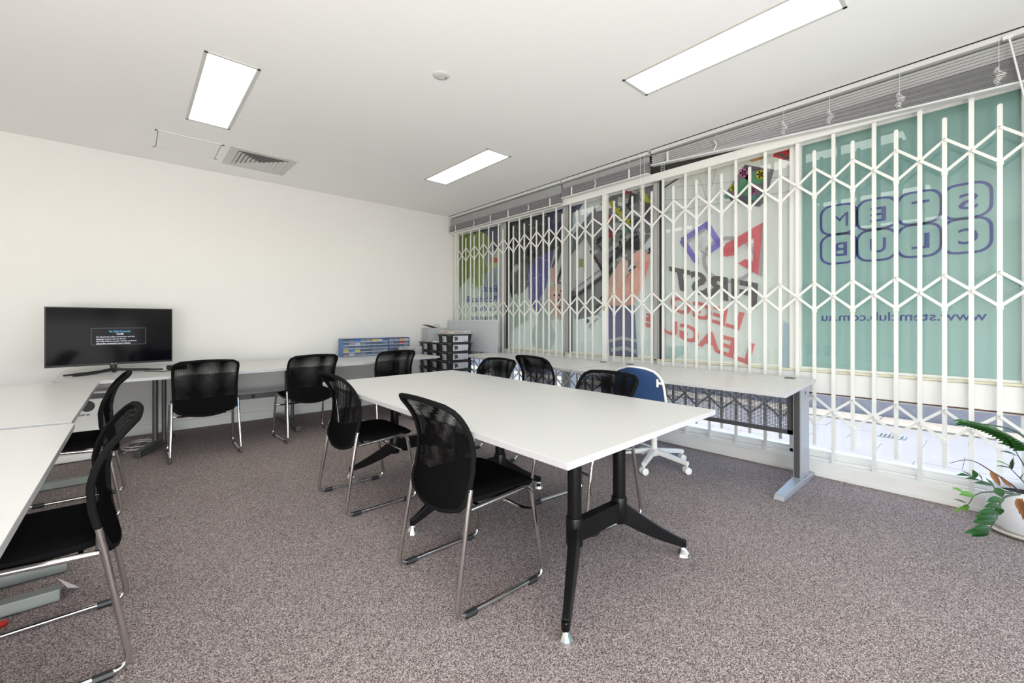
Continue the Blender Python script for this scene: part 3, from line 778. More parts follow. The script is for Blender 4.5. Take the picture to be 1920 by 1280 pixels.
# ladder cord hanging below the near blind
c = MB(); y0 = 2.17
for dy in (-.016, .016): c.tube([(3.895, y0+dy, 2.745), (3.897, y0+dy+.004, 2.69), (3.893, y0+dy*1.2, 2.63)], .0014, 4)
for q in range(5): c.tube([(3.895, y0-.016, 2.735-q*.021), (3.895, y0+.017, 2.733-q*.021)], .0012, 4)
c.build('hanging_ladder', M['cord'], b3)

# ------------------------------------------------------------------ ceiling fixtures
def panel_light(x, y, label, group=None, proto=[None]):
    if proto[0] is None:
        t = thing('ceiling_light', label, 'ceiling light', (x, y, HC)); w, l = .318, 1.232
        f = MB()
        for s in (-1, 1):
            f.b2((s*w/2, -l/2, -.006), (s*(w/2-.022), l/2, 0)); f.b2((-w/2, s*l/2, -.006), (w/2, s*(l/2-.022), 0))
        f.build('frame', M['lampframe'], t, bevel=.002)
        MB().b2((-w/2+.022, -l/2+.022, -.0035), (w/2-.022, l/2-.022, -.0005)).build('diffuser', M['diffuser'], t)
        proto[0] = t; return t
    return dup(proto[0], (x, y, HC), 0, label, group)
panel_light(.512, 3.95, 'lit rectangular ceiling panel nearest the TV wall, left of the others')
panel_light(2.815, 3.975, 'small looking lit ceiling panel farthest away, above the far end of table')
panel_light(2.78, 1.16, 'large lit ceiling panel at the top right, cut by the frame')
for x in (-1.8, .512, 2.8):  # unseen panels carrying on the ceiling grid, added to brighten the room
    for y in (-1.65, 1.16, 3.97):
        if (x == 2.8 and y > 0) or (x > 0 and y == 3.97): continue
        panel_light(x, y, 'lit ceiling panel out of view, %s and %s' % ({-1.8: 'left row', .512: 'middle row', 2.8: 'window row'}[x], {-1.65: 'well behind the viewer', 1.16: 'overhead', 3.97: 'left of the photo'}[y]), 'ceiling panels out of view')
sd = thing('smoke_detector', 'small round white detector disc on the ceiling', 'detector', (1.628, 2.582, HC))
MB().lathe([(.0, -.014), (.02, -.014), (.045, -.010), (.056, -.004), (.058, 0)], n=28).build('cover', M['lampframe'], sd, smooth=True)
MB().lathe([(.0, -.0165), (.008, -.0165), (.012, -.013)], (.018, 0, 0), n=10).build('sensor', M['lampframe'], sd); MB().lathe([(.004, -.018), (.004, -.012)], (.03, -.012, 0), n=8).build('indicator', M['gasket'], sd)
ac = thing('air_vent', 'square louvred air vent in the ceiling near the TV wall', 'air vent', (1.045, 5.27, HC))
f = MB()
for s in (-1, 1):
    f.b2((s*.30, -.30, -.008), (s*.225, .30, 0)); f.b2((-.225, s*.30, -.008), (.225, s*.225, 0))
f.build('frame', M['lampframe'], ac, bevel=.002)
MB().b2((-.225, -.225, -.002), (.225, .225, 0)).build('duct', M['dark_void'], ac)
for k in range(6):
    r0 = .225-k*.036; r1 = r0-.036*.80
    m = MB(); vs = []
    for rr, zz in ((r0, -.014), (r1, -.006), (r1-.004, -.006), (r0-.003, -.014)):
        vs += [(-rr, -rr, zz), (rr, -rr, zz), (rr, rr, zz), (-rr, rr, zz)]
    fs = []
    for L in range(4):
        n_ = (L+1) % 4
        for q in range(4): fs.append((L*4+q, L*4+(q+1) % 4, n_*4+(q+1) % 4, n_*4+q))
    m.quadset(vs, fs); m.build('louvre', M['lampframe'], ac)
ap = thing('access_panel', 'flush white ceiling access hatch beside the air vent', 'access panel', (.43, 5.25, HC))
MB().b2((-.235, -.225, -.004), (.235, .225, -.001)).build('hatch_door', M['ceiling'], ap)
f = MB()
for s in (-1, 1): f.b2((s*.262, -.25, -.003), (s*.242, .25, 0)); f.b2((-.262, s*.25, -.003), (.262, s*.232, 0))
f.build('frame', M['ceiling'], ap)
f = MB()
for s in (-1, 1): f.b2((s*.242, -.232, -.0025), (s*.235, .232, -.0005)); f.b2((-.242, s*.232, -.0025), (.242, s*.225, -.0005))
f.build('shadow_gap', M['seam'], ap)

# ------------------------------------------------------------------ tables and desks
TZ = .73
tb = thing('meeting_table', 'large white rectangular table on black splayed legs in the middle of the room', 'table', (0, 0, 0))
c0, c1, c2, c3 = (1.048, .912), (2.252, .962), (2.285, 3.425), (1.082, 3.36)
def lerp(a, b, t): return (a[0]+(b[0]-a[0])*t, a[1]+(b[1]-a[1])*t)
for s0, s1 in ((0, .4995), (.5005, 1)):
    q = [lerp(c0, c3, s0), lerp(c1, c2, s0), lerp(c1, c2, s1), lerp(c0, c3, s1)]
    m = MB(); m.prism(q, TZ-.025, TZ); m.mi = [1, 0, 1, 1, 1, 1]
    m.build('tabletop', [M['table'], M['table_edge_shaded']], tb, bevel=.0015)
def hexfoot(c, parent):
    m = MB(); m.lathe([(.034, .0), (.030, .014), (.016, .034), (.011, .045)], c, 10); return m.build('chrome_foot', M['chrome_foot'], parent, label='chrome foot')
def base(y, x0, x1, ye, xa, xb):
    """two columns at (x0,y),(x1,y), feet reach to (xa,ye),(xb,ye)"""
    for x in (x0, x1):
        m = MB(); m.lathe([(.031, .225), (.031, TZ-.026)], (x, y, 0), 20); m.build('column', M['black'], tb, smooth=True)
    m = MB(); m.b2((x0, y-.022, .21), (x1, y+.022, .30))
    for x in (x0, x1): m.lathe([(.036, .195), (.038, .20), (.038, .315), (.036, .32)], (x, y, 0), 20)
    m.build('crossbar', M['black'], tb, smooth=True)
    m = MB()
    for x in (x0, x1): m.b2((x-.06, y-.09, TZ-.031), (x+.06, y+.09, TZ-.0255))
    m.build('mounting_plate', M['black'], tb)
    for x, xe in ((x0, xa), (x1, xb)):
        p = Vector((x, y, .255)); q = Vector((xe, ye, .062)); m = MB()
        N = 6; vs = []
        ax = Vector((q.x-p.x, q.y-p.y, 0)).normalized(); sd_ = Vector((-ax.y, ax.x, 0))
        for i in range(N+1):
            t = i/N; w = .030*(1-t)+.017*t; ht = .055*(1-t)+.018*t
            c_ = p.lerp(q, t); c_.z += -.012*math.sin(PI*t)
            for a_, b_ in ((-1, -1), (1, -1), (.75, 1), (-.75, 1)): vs.append(c_+sd_*a_*w+Vector((0, 0, b_*ht)))
        fs = [(0, 1, 2, 3), (N*4+3, N*4+2, N*4+1, N*4)]
        for i in range(N):
            for k in range(4): fs.append((i*4+k, i*4+(k+1) % 4, (i+1)*4+(k+1) % 4, (i+1)*4+k))
        m.quadset(vs, fs)
        m.lathe([(.017, .042), (.017, .078)], (xe, ye, 0), 10)
        lg_ = m.build('leg', M['black'], tb, bevel=.004)
        hexfoot((xe, ye, 0), lg_)
base(1.245, 1.475, 1.815, 1.06, 1.205, 2.10)
base(2.17, 1.50, 1.82, 2.18, 1.19, 2.19)
base(3.03, 1.50, 1.82, 3.27, 1.265, 2.16)

def desktop(parent, pts, z, th=.025, name='desktop'):
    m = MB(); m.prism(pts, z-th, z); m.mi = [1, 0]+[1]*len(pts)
    return m.build(name, [M['table'], M['table_edge_shaded']], parent, bevel=.0015)
WZ = .75
# window desks
wd = thing('desk', 'near white desk along the window with perforated front panel and grey end leg', 'desk', (0, 0, 0), 0, None)
wpts = [(2.944, .842), (3.90, .915), (3.925, 2.60), (3.0, 2.575)]
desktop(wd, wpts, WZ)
for gx, gy in ((3.80, 1.06), (3.82, 2.49)):
    MB().lathe([(.038, 0), (.038, .004), (.03, .006), (.0, .006)], (gx, gy, WZ), 20).build('cable_grommet', M['dark_steel'], wd, label='round dark cable cover')
m = MB(); m.b2((3.60, .935, .05), (3.80, .985, WZ-.0255)); m.m = 1; m.b2((3.594, .943, .06), (3.60, .977, WZ-.03)); m.m = 2; m.b2((3.70, .9335, .655), (3.715, .9345, .675))
m.build('leg_panel', [M['grey_steel'], M['dark_steel'], M['gasket']], wd, bevel=.004)
m = MB(); vs = []
for x, z, w in ((3.20, .012, .03), (3.22, .036, .03), (3.60, .052, .034), (3.93, .03, .03)): vs += [(x, .96-w, z), (x, .96+w, z), (x, .96+w, .002), (x, .96-w, .002)]
fs = [(0, 1, 2, 3), (15, 14, 13, 12)]
for i in range(3):
    for k in range(4): fs.append((i*4+k, i*4+(k+1) % 4, (i+1)*4+(k+1) % 4, (i+1)*4+k))
m.quadset(vs, fs); m.build('foot', M['grey_steel'], wd, bevel=.003)
m = MB(); m.b2((3.60, 2.50, .05), (3.80, 2.55, WZ-.0255)); m.b2((3.22, 2.50, .003), (3.93, 2.55, .05)); m.build('leg_panel', M['grey_steel'], wd, bevel=.004)
m = MB(); m.b2((3.640, .99, .385), (3.643, 2.50, .715)); m.build('perforated_panel', M['perf'], wd, uvfn=lambda c_: (c_.y, c_.z))
m = MB(); m.b2((3.630, .985, .355), (3.655, 2.50, .387)); m.b2((3.630, .985, .355), (3.655, 1.03, .72)); m.b2((3.630, .985, .705), (3.655, 2.5, .724)); m.build('panel_frame', M['dark_steel'], wd)
wd2 = thing('desk', 'far white desk along the window between storage trays and the near window desk', 'desk')
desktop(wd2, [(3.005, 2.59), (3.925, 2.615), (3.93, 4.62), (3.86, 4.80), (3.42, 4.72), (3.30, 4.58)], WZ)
for gx, gy in ((3.83, 2.83),): MB().lathe([(.038, 0), (.038, .004), (.03, .006), (.0, .006)], (gx, gy, WZ), 20).build('cable_grommet', M['dark_steel'], wd2, label='round dark cable cover')
for y in (2.68, 4.42):
    m = MB(); m.b2((3.62, y-.025, .05), (3.80, y+.025, WZ-.0255)); m.b2((3.25, y-.025, .003), (3.93, y+.025, .05)); m.build('leg_panel', M['grey_steel'], wd2, bevel=.004)
m = MB(); m.b2((3.70, 2.7, .66), (3.73, 4.4, .72)); m.build('support_beam', M['grey_steel'], wd2)
# back wall desks
BZ = .72
def arc(cx, cy, r, a0, a1, n=8): return [(cx+r*math.cos(R(a0+(a1-a0)*k/n)), cy+r*math.sin(R(a0+(a1-a0)*k/n))) for k in range(n+1)]
td = thing('desk', 'white corner desk with rounded end carrying the television', 'desk')
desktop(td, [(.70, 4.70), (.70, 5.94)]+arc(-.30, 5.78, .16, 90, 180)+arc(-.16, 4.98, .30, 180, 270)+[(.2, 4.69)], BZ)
def tleg(parent, tip, back, colpos, mtl):
    m = MB(); m.tube([(colpos[0]-.03, colpos[1], .05), (colpos[0]-.03, colpos[1], BZ-.026)], .022, 12); m.tube([(colpos[0]+.035, colpos[1]+.02, .05), (colpos[0]+.035, colpos[1]+.02, BZ-.026)], .018, 12)
    m.build('column', mtl, parent, smooth=True)
    m = MB(); p = Vector((*tip, .033)); q = Vector((*back, .045)); cpt = Vector((*colpos, .05))
    m.bar(p, cpt, .055, .055); m.bar(cpt, q, .055, .05); m.build('foot', mtl, parent, bevel=.006)
tleg(td, (.045, 4.95), (.32, 5.50), (.21, 5.24), M['dark_steel'])
m = MB(); m.b2((.30, 5.43, .34), (.70, 5.45, .40)); m.build('support_beam', M['dark_steel'], td)
d2 = thing('desk', 'long white desk against the back wall behind the two far left chairs', 'desk')
desktop(d2, [(.703, 4.70), (2.0, 4.80), (2.0, 5.94), (.703, 5.94)], BZ)
tleg(d2, (1.36, 4.98), (1.35, 5.84), (1.38, 5.42), M['dark_steel'])
m = MB(); m.b2((.705, 5.43, .34), (1.99, 5.45, .395)); m.build('support_beam', M['dark_steel'], d2)
for x in (.86, 1.0, 1.9): MB().b2((x, 5.424, .35), (x+.03, 5.43, .385)).build('cable_clip', M['gasket'], d2)
d3 = thing('desk', 'white desk on the back wall under the small parts drawers', 'desk')
desktop(d3, [(2.003, 4.80), (3.165, 5.05), (3.165, 5.94), (2.003, 5.94)], BZ)
tleg(d3, (2.72, 5.06), (2.72, 5.84), (2.72, 5.45), M['dark_steel'])
# left desks
l1 = thing('desk', 'nearest white desk filling the lower left corner of the photograph', 'desk')
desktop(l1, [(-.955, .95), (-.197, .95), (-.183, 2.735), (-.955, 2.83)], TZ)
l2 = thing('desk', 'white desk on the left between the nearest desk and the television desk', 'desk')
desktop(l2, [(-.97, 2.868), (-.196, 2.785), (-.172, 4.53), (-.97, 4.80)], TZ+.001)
def cleg(parent, y, x0=-.90, x1=-.22, d=0.0):
    m = MB()
    m.bar((x0, y+.0, .03), (x1, y+d, .028), .06, .05); m.bar((x0+.2, y, .05), (x0+.2, y, TZ-.026), .05, .09, up=(1, 0, 0)); m.bar((x0, y, TZ-.045), (x1-.1, y, TZ-.045), .04, .036)
    m.build('leg_frame', M['deskfoot'], parent, bevel=.005)
cleg(l1, 2.66); cleg(l1, 1.05); cleg(l2, 4.45); cleg(l2, 2.95)

# ------------------------------------------------------------------ mesh chairs
def back_edge_y(z):
    K = [(.395, -.192), (.44, -.176), (.50, -.155), (.56, -.142), (.64, -.138), (.70, -.152), (.75, -.176), (.79, -.205), (.82, -.232), (.85, -.266)]
    if z <= K[0][0]: return K[0][1]
    for (a_, ya), (b_, yb) in zip(K[:-1], K[1:]):
        if z <= b_:
            t = (z-a_)/(b_-a_); return ya+(yb-ya)*t
    return K[-1][1]
ZB, ZT = .392, .840
def back_half(v):
    w = .222+.012*v-.012*math.cos(v*PI)*.0
    r = .16 if v < .5 else .12
    d = v if v < .5 else 1-v
    if d < r: w -= (.085 if v < .5 else .045)*(1-math.sqrt(max(0, 1-((r-d)/r)**2)))
    return w
def back_pt(u, v, off=0.0):
    """u in -1..1 across, v 0..1 up; off = distance backwards"""
    w = back_half(v); x = u*w
    z = ZB+(ZT-ZB)*v
    z += -.018*(1-u*u)*(1-v)**4 + .010*(1-u*u)*v**4
    y = back_edge_y(ZB+(ZT-ZB)*v) - (.014+.024*math.sin(PI*min(1, v*1.05)))*(1-abs(u)**2.2) - off
    return (x, y, z)
def make_chair(label, loc, rz, group):
    t = thing('mesh_chair', label, 'chair', loc, rz, group)
    # seat cushion
    m = MB(); NU, NV = 16, 16
    def outline(u, v, k):
        x = (u*2-1); y = (v*2-1); n_ = 5.0
        # squircle mapping
        L = (abs(x)**n_+abs(y)**n_)**(1/n_); mx = max(abs(x), abs(y))
        s_ = mx/L if L > 1e-6 else 1
        return x*s_, y*s_, mx
    def top(u, v):
        x, y, e = outline(u, v, 0); z = .470-.014*max(0, e-.7)**2/.09-.010*(x*x < 2)*(1-x*x)*(1-y*y)*.6
        if y > .55: z -= .03*((y-.55)/.45)**2
        return (x*.228, .025+y*.225, z)
    def bot(u, v):
        x, y, e = outline(u, v, 0); z = .432-(.012*((y-.55)/.45)**2 if y > .55 else 0)
        return (x*.222, .025+y*.218, z)
    m.grid(top, NU, NV); m.grid(bot, NU, NV, True)
    # skirt
    ring = [(i/NU, 0) for i in range(NU)]+[(1, j/NV) for j in range(NV)]+[(1-i/NU, 1) for i in range(NU)]+[(0, 1-j/NV) for j in range(NV)]
    n_ = len(ring); vs = [top(*r_) for r_ in ring]+[bot(*r_) for r_ in ring]
    m.quadset(vs, [(i, (i+1) % n_, n_+(i+1) % n_, n_+i) for i in range(n_)])
    m.build('seat', M['fabric'], t, smooth=True)
    # backrest: front and rear mesh sheets
    uvf = lambda c_: (c_.x*1.0, c_.z)
    m = MB(); m.grid(lambda u, v: back_pt(u*2-1, v, .000), 20, 24); m.build('backrest', M['mesh'], t, smooth=True, uvfn=uvf)
    m = MB(); m.grid(lambda u, v: back_pt(u*2-1, v, .009+.006*(1-(u*2-1)**2)), 20, 24); m.build('rear_mesh', M['mesh'], t, smooth=True, uvfn=lambda c_: (c_.x*1.03+.001, c_.z*1.02))
    # rim
    K = 14; rim = []
    for j in range(0, 25): rim.append(back_pt(1, j/24, .006))
    for i in range(1, K): rim.append(back_pt(1-2*i/K, 1, .006))
    for j in range(24, -1, -1): rim.append(back_pt(-1, j/24, .006))
    for i in range(1, K): rim.append(back_pt(-1+2*i/K, 0, .006))
    m = MB(); m.tube(rim, .0115, 8, closed=True); m.build('back_rim', M['piping'], t, smooth=True)
    # padded lower half
    m = MB(); m.grid(lambda u, v: back_pt((u*2-1)*.985, v*.30, .004), 16, 10); m.grid(lambda u, v: back_pt((u*2-1)*.985, v*.30, .009), 16, 10, True); m.build('lumbar_pad', M['fabric'], t, smooth=True)
    # sled frames
    for s in (-1, 1):
        xf, xs_ = s*.252, s*.238
        path = fillet([(xs_, -.163, .50), (xs_, -.178, .42), (xf, -.245, .016), (xf, .235, .016), (s*.240, .165, .442), (s*.236, -.165, .418)], .050, 6)
        m = MB(); m.tube(path, .0108, 10); m.build('side_frame', M['chrome'], t, smooth=True)
        m = MB(); m.box((xs_, -.166, .465), (.012, .018, .07)); m.build('bracket', M['blackplastic'], t, bevel=.003)
        for yg in (-.175, .165):
            m = MB(); m.tube([(xf, yg-.026, .013), (xf, yg+.026, .013)], .0145, 8); m.box((xf, yg, .005), (.016, .04, .010)); m.build('glide', M['blackplastic'], t)
    m = MB(); m.tube(fillet([(-.243, .185, .325), (-.19, .165, .318), (.19, .165, .318), (.243, .185, .325)], .03), .009, 8); m.build('cross_tube', M['chrome'], t, smooth=True)
    m = MB(); m.tube([(-.236, -.12, .422), (.236, -.12, .422)], .008, 6); m.tube([(-.236, .10, .425), (.236, .10, .425)], .008, 6); m.build('seat_tube', M['chrome'], t, smooth=True)
    return t
GRP = 'black mesh chairs with chrome sled frames'
ch = make_chair('black mesh chair at the near left side of the middle table, largest in the photo', (1.205, 1.655, 0), R(-91), GRP)
for x, y, r_, lab in [
    (1.215, 2.855, -90, 'black mesh chair at the far left side of the middle table'),
    (2.115, 1.715, 84, 'black mesh chair tucked in the near right side of the middle table'),
    (2.245, 2.985, 88, 'black mesh chair tucked in at the far right side of middle table'),
    (3.165, 3.01, -93, 'black mesh chair facing the far window desk, showing its curved rear'),
    (2.32, 4.865, 2, 'black mesh chair at the back wall desk in front of the small parts drawers'),
    (1.385, 4.81, 3, 'black mesh chair at the back wall desk, second right of the television'),
    (.505, 4.765, -1, 'black mesh chair just right of the television at the back wall desk'),
    (-.245, 2.205, 91, 'black mesh chair at the nearest left desk, cut by the left frame edge'),
    (-.272, 3.79, 89, 'black mesh chair at the second left desk, in front of the television')]:
    dup(ch, (x, y, 0), R(r_), lab, GRP)

# ------------------------------------------------------------------ blue and white swivel chair
sw = thing('swivel_chair', 'white swivel chair with blue padded back between table and window desk', 'chair', (3.262, 1.895, 0), R(-83))
hub = MB(); hub.lathe([(.03, .075), (.035, .08), (.035, .13), (.025, .14)], n=16); hub.build('hub', M['whiteplastic'], sw, smooth=True)
for k in range(5):
    an = R(90+36+72*k+8); dx, dy = math.cos(an), math.sin(an)
    m = MB(); N = 5; vs = []; sd_ = Vector((-dy, dx, 0))
    for i in range(N+1):
        t = i/N; c_ = Vector((dx*(.02+.28*t), dy*(.02+.28*t), .115-.035*t)); w = .022-.006*t; h_ = .02-.006*t
        for a_, b_ in ((-1, -1), (1, -1), (1, 1), (-1, 1)): vs.append(c_+sd_*a_*w+Vector((0, 0, b_*h_)))
    fs = [(0, 1, 2, 3), (N*4+3, N*4+2, N*4+1, N*4)]
    for i in range(N):
        for q in range(4): fs.append((i*4+q, i*4+(q+1) % 4, (i+1)*4+(q+1) % 4, (i+1)*4+q))
    m.quadset(vs, fs); arm = m.build('base_arm', M['whiteplastic'], sw, bevel=.004)
    cx, cy = dx*.29, dy*.29; rz_ = random.uniform(0, 3)
    m = MB()
    for s in (-1, 1):
        off = Vector((math.cos(rz_), math.sin(rz_), 0))*s*.017; ax = Vector((math.cos(rz_), math.sin(rz_), 0))
        c_ = Vector((cx, cy, .0275))+off
        m.tube([c_-ax*.011, c_-ax*.009, c_+ax*.009, c_+ax*.011], [.022, .0268, .0268, .022], 18)
    m.tube([(cx, cy, .03), (cx, cy, .075)], .008, 8); m.build('caster', M['whiteplastic'], arm, smooth=True)
MB().lathe([(.024, .13), (.024, .30), (.016, .30), (.016, .41)], n=16).build('gas_column', M['whiteplastic'], sw, smooth=True)
m = MB(); m.box((0, .02, .425), (.30, .30, .02)); m.build('seat_plate', M['whiteplastic'], sw, bevel=.005)
m = MB(); m.grid(lambda u, v: ((u*2-1)*.22*(1-.12*abs(v*2-1)**4), .03+(v*2-1)*.21*(1-.12*abs(u*2-1)**4), .485-.012*(u*2-1)**4-.02*(v*2-1)**4), 14, 14)
m.grid(lambda u, v: ((u*2-1)*.21*(1-.12*abs(v*2-1)**4), .03+(v*2-1)*.20*(1-.12*abs(u*2-1)**4), .437), 14, 14, True); m.build('seat', M['blue'], sw, smooth=True, solid=0)
def sb(u, v, off=0, k=1.0):
    w = .225*k*(1-.16*v**3); r = .30
    if v > 1-r: w -= .10*(1-math.sqrt(max(0, 1-((v-1+r)/r)**2)))
    if v < .2: w -= .05*(1-math.sqrt(max(0, 1-((.2-v)/.2)**2)))
    return (u*w, -.265-.07*v-.05*(1-u*u)-off, .47+.355*v+.012*(1-u*u)*v)
m = MB(); m.grid(lambda u, v: sb(u*2-1, v, 0, .93), 16, 16); m.grid(lambda u, v: sb(u*2-1, v, .025, .93), 16, 16, True); m.build('back_pad', M['blue'], sw, smooth=True)
rim = [sb(1, j/20, .010, .97) for j in range(21)]+[sb(1-2*i/12, 1, .010, .97) for i in range(1, 12)]+[sb(-1, j/20, .010, .97) for j in range(20, -1, -1)]+[sb(-1+2*i/12, 0, .010, .97) for i in range(1, 12)]
m = MB(); m.tube(rim, .0105, 8, closed=True); m.build('back_frame', M['whiteplastic'], sw, smooth=True)
for s in (-1, 1):
    p = sb(s*.84, .72, .030); m = MB(); m.box(p, (.018, .008, .06)); m.box((p[0]+s*.018, p[1]+.004, p[2]), (.04, .008, .02)); m.build('back_bracket', M['whiteplastic'], sw, bevel=.004)
m = MB(); m.tube(fillet([(0, -.05, .42), (0, -.27, .41), (0, -.33, .50)], .06), .014, 8); m.build('back_stem', M['whiteplastic'], sw, smooth=True)

# ------------------------------------------------------------------ television
TVL, TVR = Vector((-.536, 5.32, 0)), Vector((.319, 5.45, 0))
dtv = (TVR-TVL); an = math.atan2(dtv.y, dtv.x); W_ = dtv.length
tv = thing('television', 'flat black television showing a no cable message on the corner desk', 'television', ((TVL.x+TVR.x)/2, (TVL.y+TVR.y)/2, BZ), an)
H0, H1 = .072, .592
m = MB(); m.b2((-W_/2, 0, H0), (W_/2, .028, H1)); m.b2((-W_/2+.15, .028, H0+.05), (W_/2-.15, .07, H0+.33)); m.build('cabinet', M['blackplastic'], tv, bevel=.004)
MB().b2((-W_/2+.009, -.0015, H0+.018), (W_/2-.009, .0005, H1-.009)).build('screen', M['tvscreen'], tv)
m = MB(); m.lathe([(.0, -.004), (.034, -.004), (.034, 0)], (0, .0, H0+.0), 4, 'Y'); 
m = MB(); m.b2((-.02, -.003, H0+.006), (.02, -.001, H0+.011)); m.build('badge', M['alu'], tv)
m = MB(); m.tube([(0, .03, H0+.02), (0, .0, .030), (0, -.03, .022)], [.03, .022, .022], 10)
m.tube(fillet([(0, .01, .03), (-.15, -.05, .016), (-.33, -.11, .010)], .1), [.016]+[.010]*6+[.007], 8)
m.tube(fillet([(0, -.01, .03), (-.12, -.10, .014), (-.28, -.19, .009)], .1), [.016]+[.010]*6+[.007], 8)
m.tube(fillet([(0, .01, .03), (.12, .0, .018), (.26, .03, .010)], .1), [.016]+[.010]*6+[.007], 8)
m.tube(fillet([(0, .0, .03), (.12, -.05, .018), (.34, -.09, .009)], .1), [.016]+[.010]*6+[.007], 8)
m.build('stand', M['blackplastic'], tv, smooth=True)
tw, th_ = .36, .145; tcx, tcz = .098, H0+.24
def ttext(body, x0, x1, z0, z1, mtl, name):
    m = MB(); text_into(m, body, bilin([(x0, -.0024, z0), (x1, -.0024, z0), (x1, -.0024, z1), (x0, -.0024, z1)]), .01); m.build(name, mtl, tv)
lx = -.058
def sx(px): return (px-82)/(323-82)*W_-W_/2     # across the screen
m = MB()
X0, X1, Z0, Z1 = sx(160.5), sx(265), .255, .405
for q in (((X0, Z0), (X1, Z0+.002)), ((X0, Z1), (X1, Z1+.002))): m.b2((X0, -.0022, q[0][1]), (X1, -.0016, q[0][1]+.0025))
for x in (X0, X1): m.b2((x, -.0022, Z0), (x+.0025, -.0016, Z1))
m.build('message_outline', M['tvline'], tv)
ttext('No Cable Connected', sx(194), sx(234), .368, .387, M['tvblue'], 'message_title')
ttext('HDMI', sx(208), sx(221), .344, .360, M['tvtext'], 'message_text')
for i, (s_, xe) in enumerate((('(1) Check the cable connections and the', 243), ('settings of your source device.', 226), ('(2) Press Source on your remote control to', 247), ('select the connected source device.', 235))):
    ttext(s_, sx(170), sx(xe), .318-i*.0195, .334-i*.0195, M['tvtext'], 'message_text')

bx = thing('set_top_box', 'small black box on the desk at the right foot of the television', 'box', (.345, 5.30, BZ), R(20))
m = MB(); m.b2((-.07, -.045, .004), (.07, .045, .045)); m.build('case', M['blackplastic'], bx, bevel=.004)
MB().b2((-.06, -.0465, .012), (.03, -.045, .03)).build('front_window', M['tvscreen'], bx)
for s in (-1, 1): MB().b2((s*.05-.01, -.04, 0), (s*.05+.01, .04, .005)).build('rubber_foot', M['gasket'], bx)
cb = MB(); cb.tube(fillet([(.30, 5.25, BZ+.006), (.24, 5.12, BZ+.004), (.20, 5.2, BZ+.004), (.10, 5.30, BZ+.004)], .05), .0035, 6)
tag(cb.build('cable', M['blackplastic'], smooth=True), 'thin black cable on the desk below the television', 'cable')

# ------------------------------------------------------------------ under the left desks
ax_ = thing('air_purifier', 'white floor appliance with black dial and airx lettering under the left desk', 'appliance', (-.33, 5.22, 0), 0)
m = MB(); m.box((0, .12, .31), (.42, .26, .54)); m.build('body', M['whiteplastic'], ax_, bevel=.02)
m = MB(); m.box((0, .10, .035), (.50, .34, .06)); m.build('base', M['whiteplastic'], ax_, bevel=.012)
MB().b2((-.17, -.014, .515), (.19, -.009, .56)).build('vent_slot', M['dark_void'], ax_)
MB().lathe([(.0, -.004), (.044, -.004), (.047, .0)], (.058, -.010, .455), 24, 'Y').build('dial', M['blackplastic'], ax_)
m = MB(); text_into(m, 'airx', bilin([(.0, -.0115, .375), (.075, -.0115, .375), (.075, -.0115, .397), (.0, -.0115, .397)]), .01); m.build('lettering', M['gasket'], ax_)
cab = MB()
rc = random.Random(5)
for k in range(4):
    pts = []; cx, cy = .06+rc.uniform(-.03, .03), 5.42+rc.uniform(-.05, .08); rx, ry = rc.uniform(.08, .13), rc.uniform(.10, .2)
    for q in range(26):
        t = 2*PI*q/22+k; pts.append((cx+rx*math.cos(t)+.02*math.sin(3*t), cy+ry*math.sin(t), .006+.010*abs(math.sin(t*1.5+k))))
    cab.tube(pts, .0042, 6)
cab.tube(fillet([(-.04, 5.2, .006), (.05, 5.45, .008), (.15, 5.75, .008)], .1), .0042, 6)
tag(cab.build('cable_coil', M['cord'], smooth=True), 'loose loops of white cable on the carpet under the television desk', 'cable')
pp = MB(); pp.quadset([(-.235, 2.73, .058), (-.20, 2.66, .035), (-.165, 2.70, .004), (-.21, 2.76, .006)], [(0, 1, 2, 3)]); pp.quadset([(-.235, 2.73, .060), (-.20, 2.66, .037), (-.165, 2.70, .006), (-.21, 2.76, .008)], [(0, 1, 2, 3)])
tag(pp.build('paper_scrap', M['paper']), 'torn white scrap of paper by the foot of the nearest left desk', 'paper')
rd = MB(); rd.lathe([(.0, .0), (.02, .0), (.022, .012), (.012, .016), (.0, .016)], (-.375, 2.57, 0), 14)
tag(rd.build('red_cap', M['red'], smooth=True), 'small red plastic cap on the carpet at the left frame edge', 'cap')

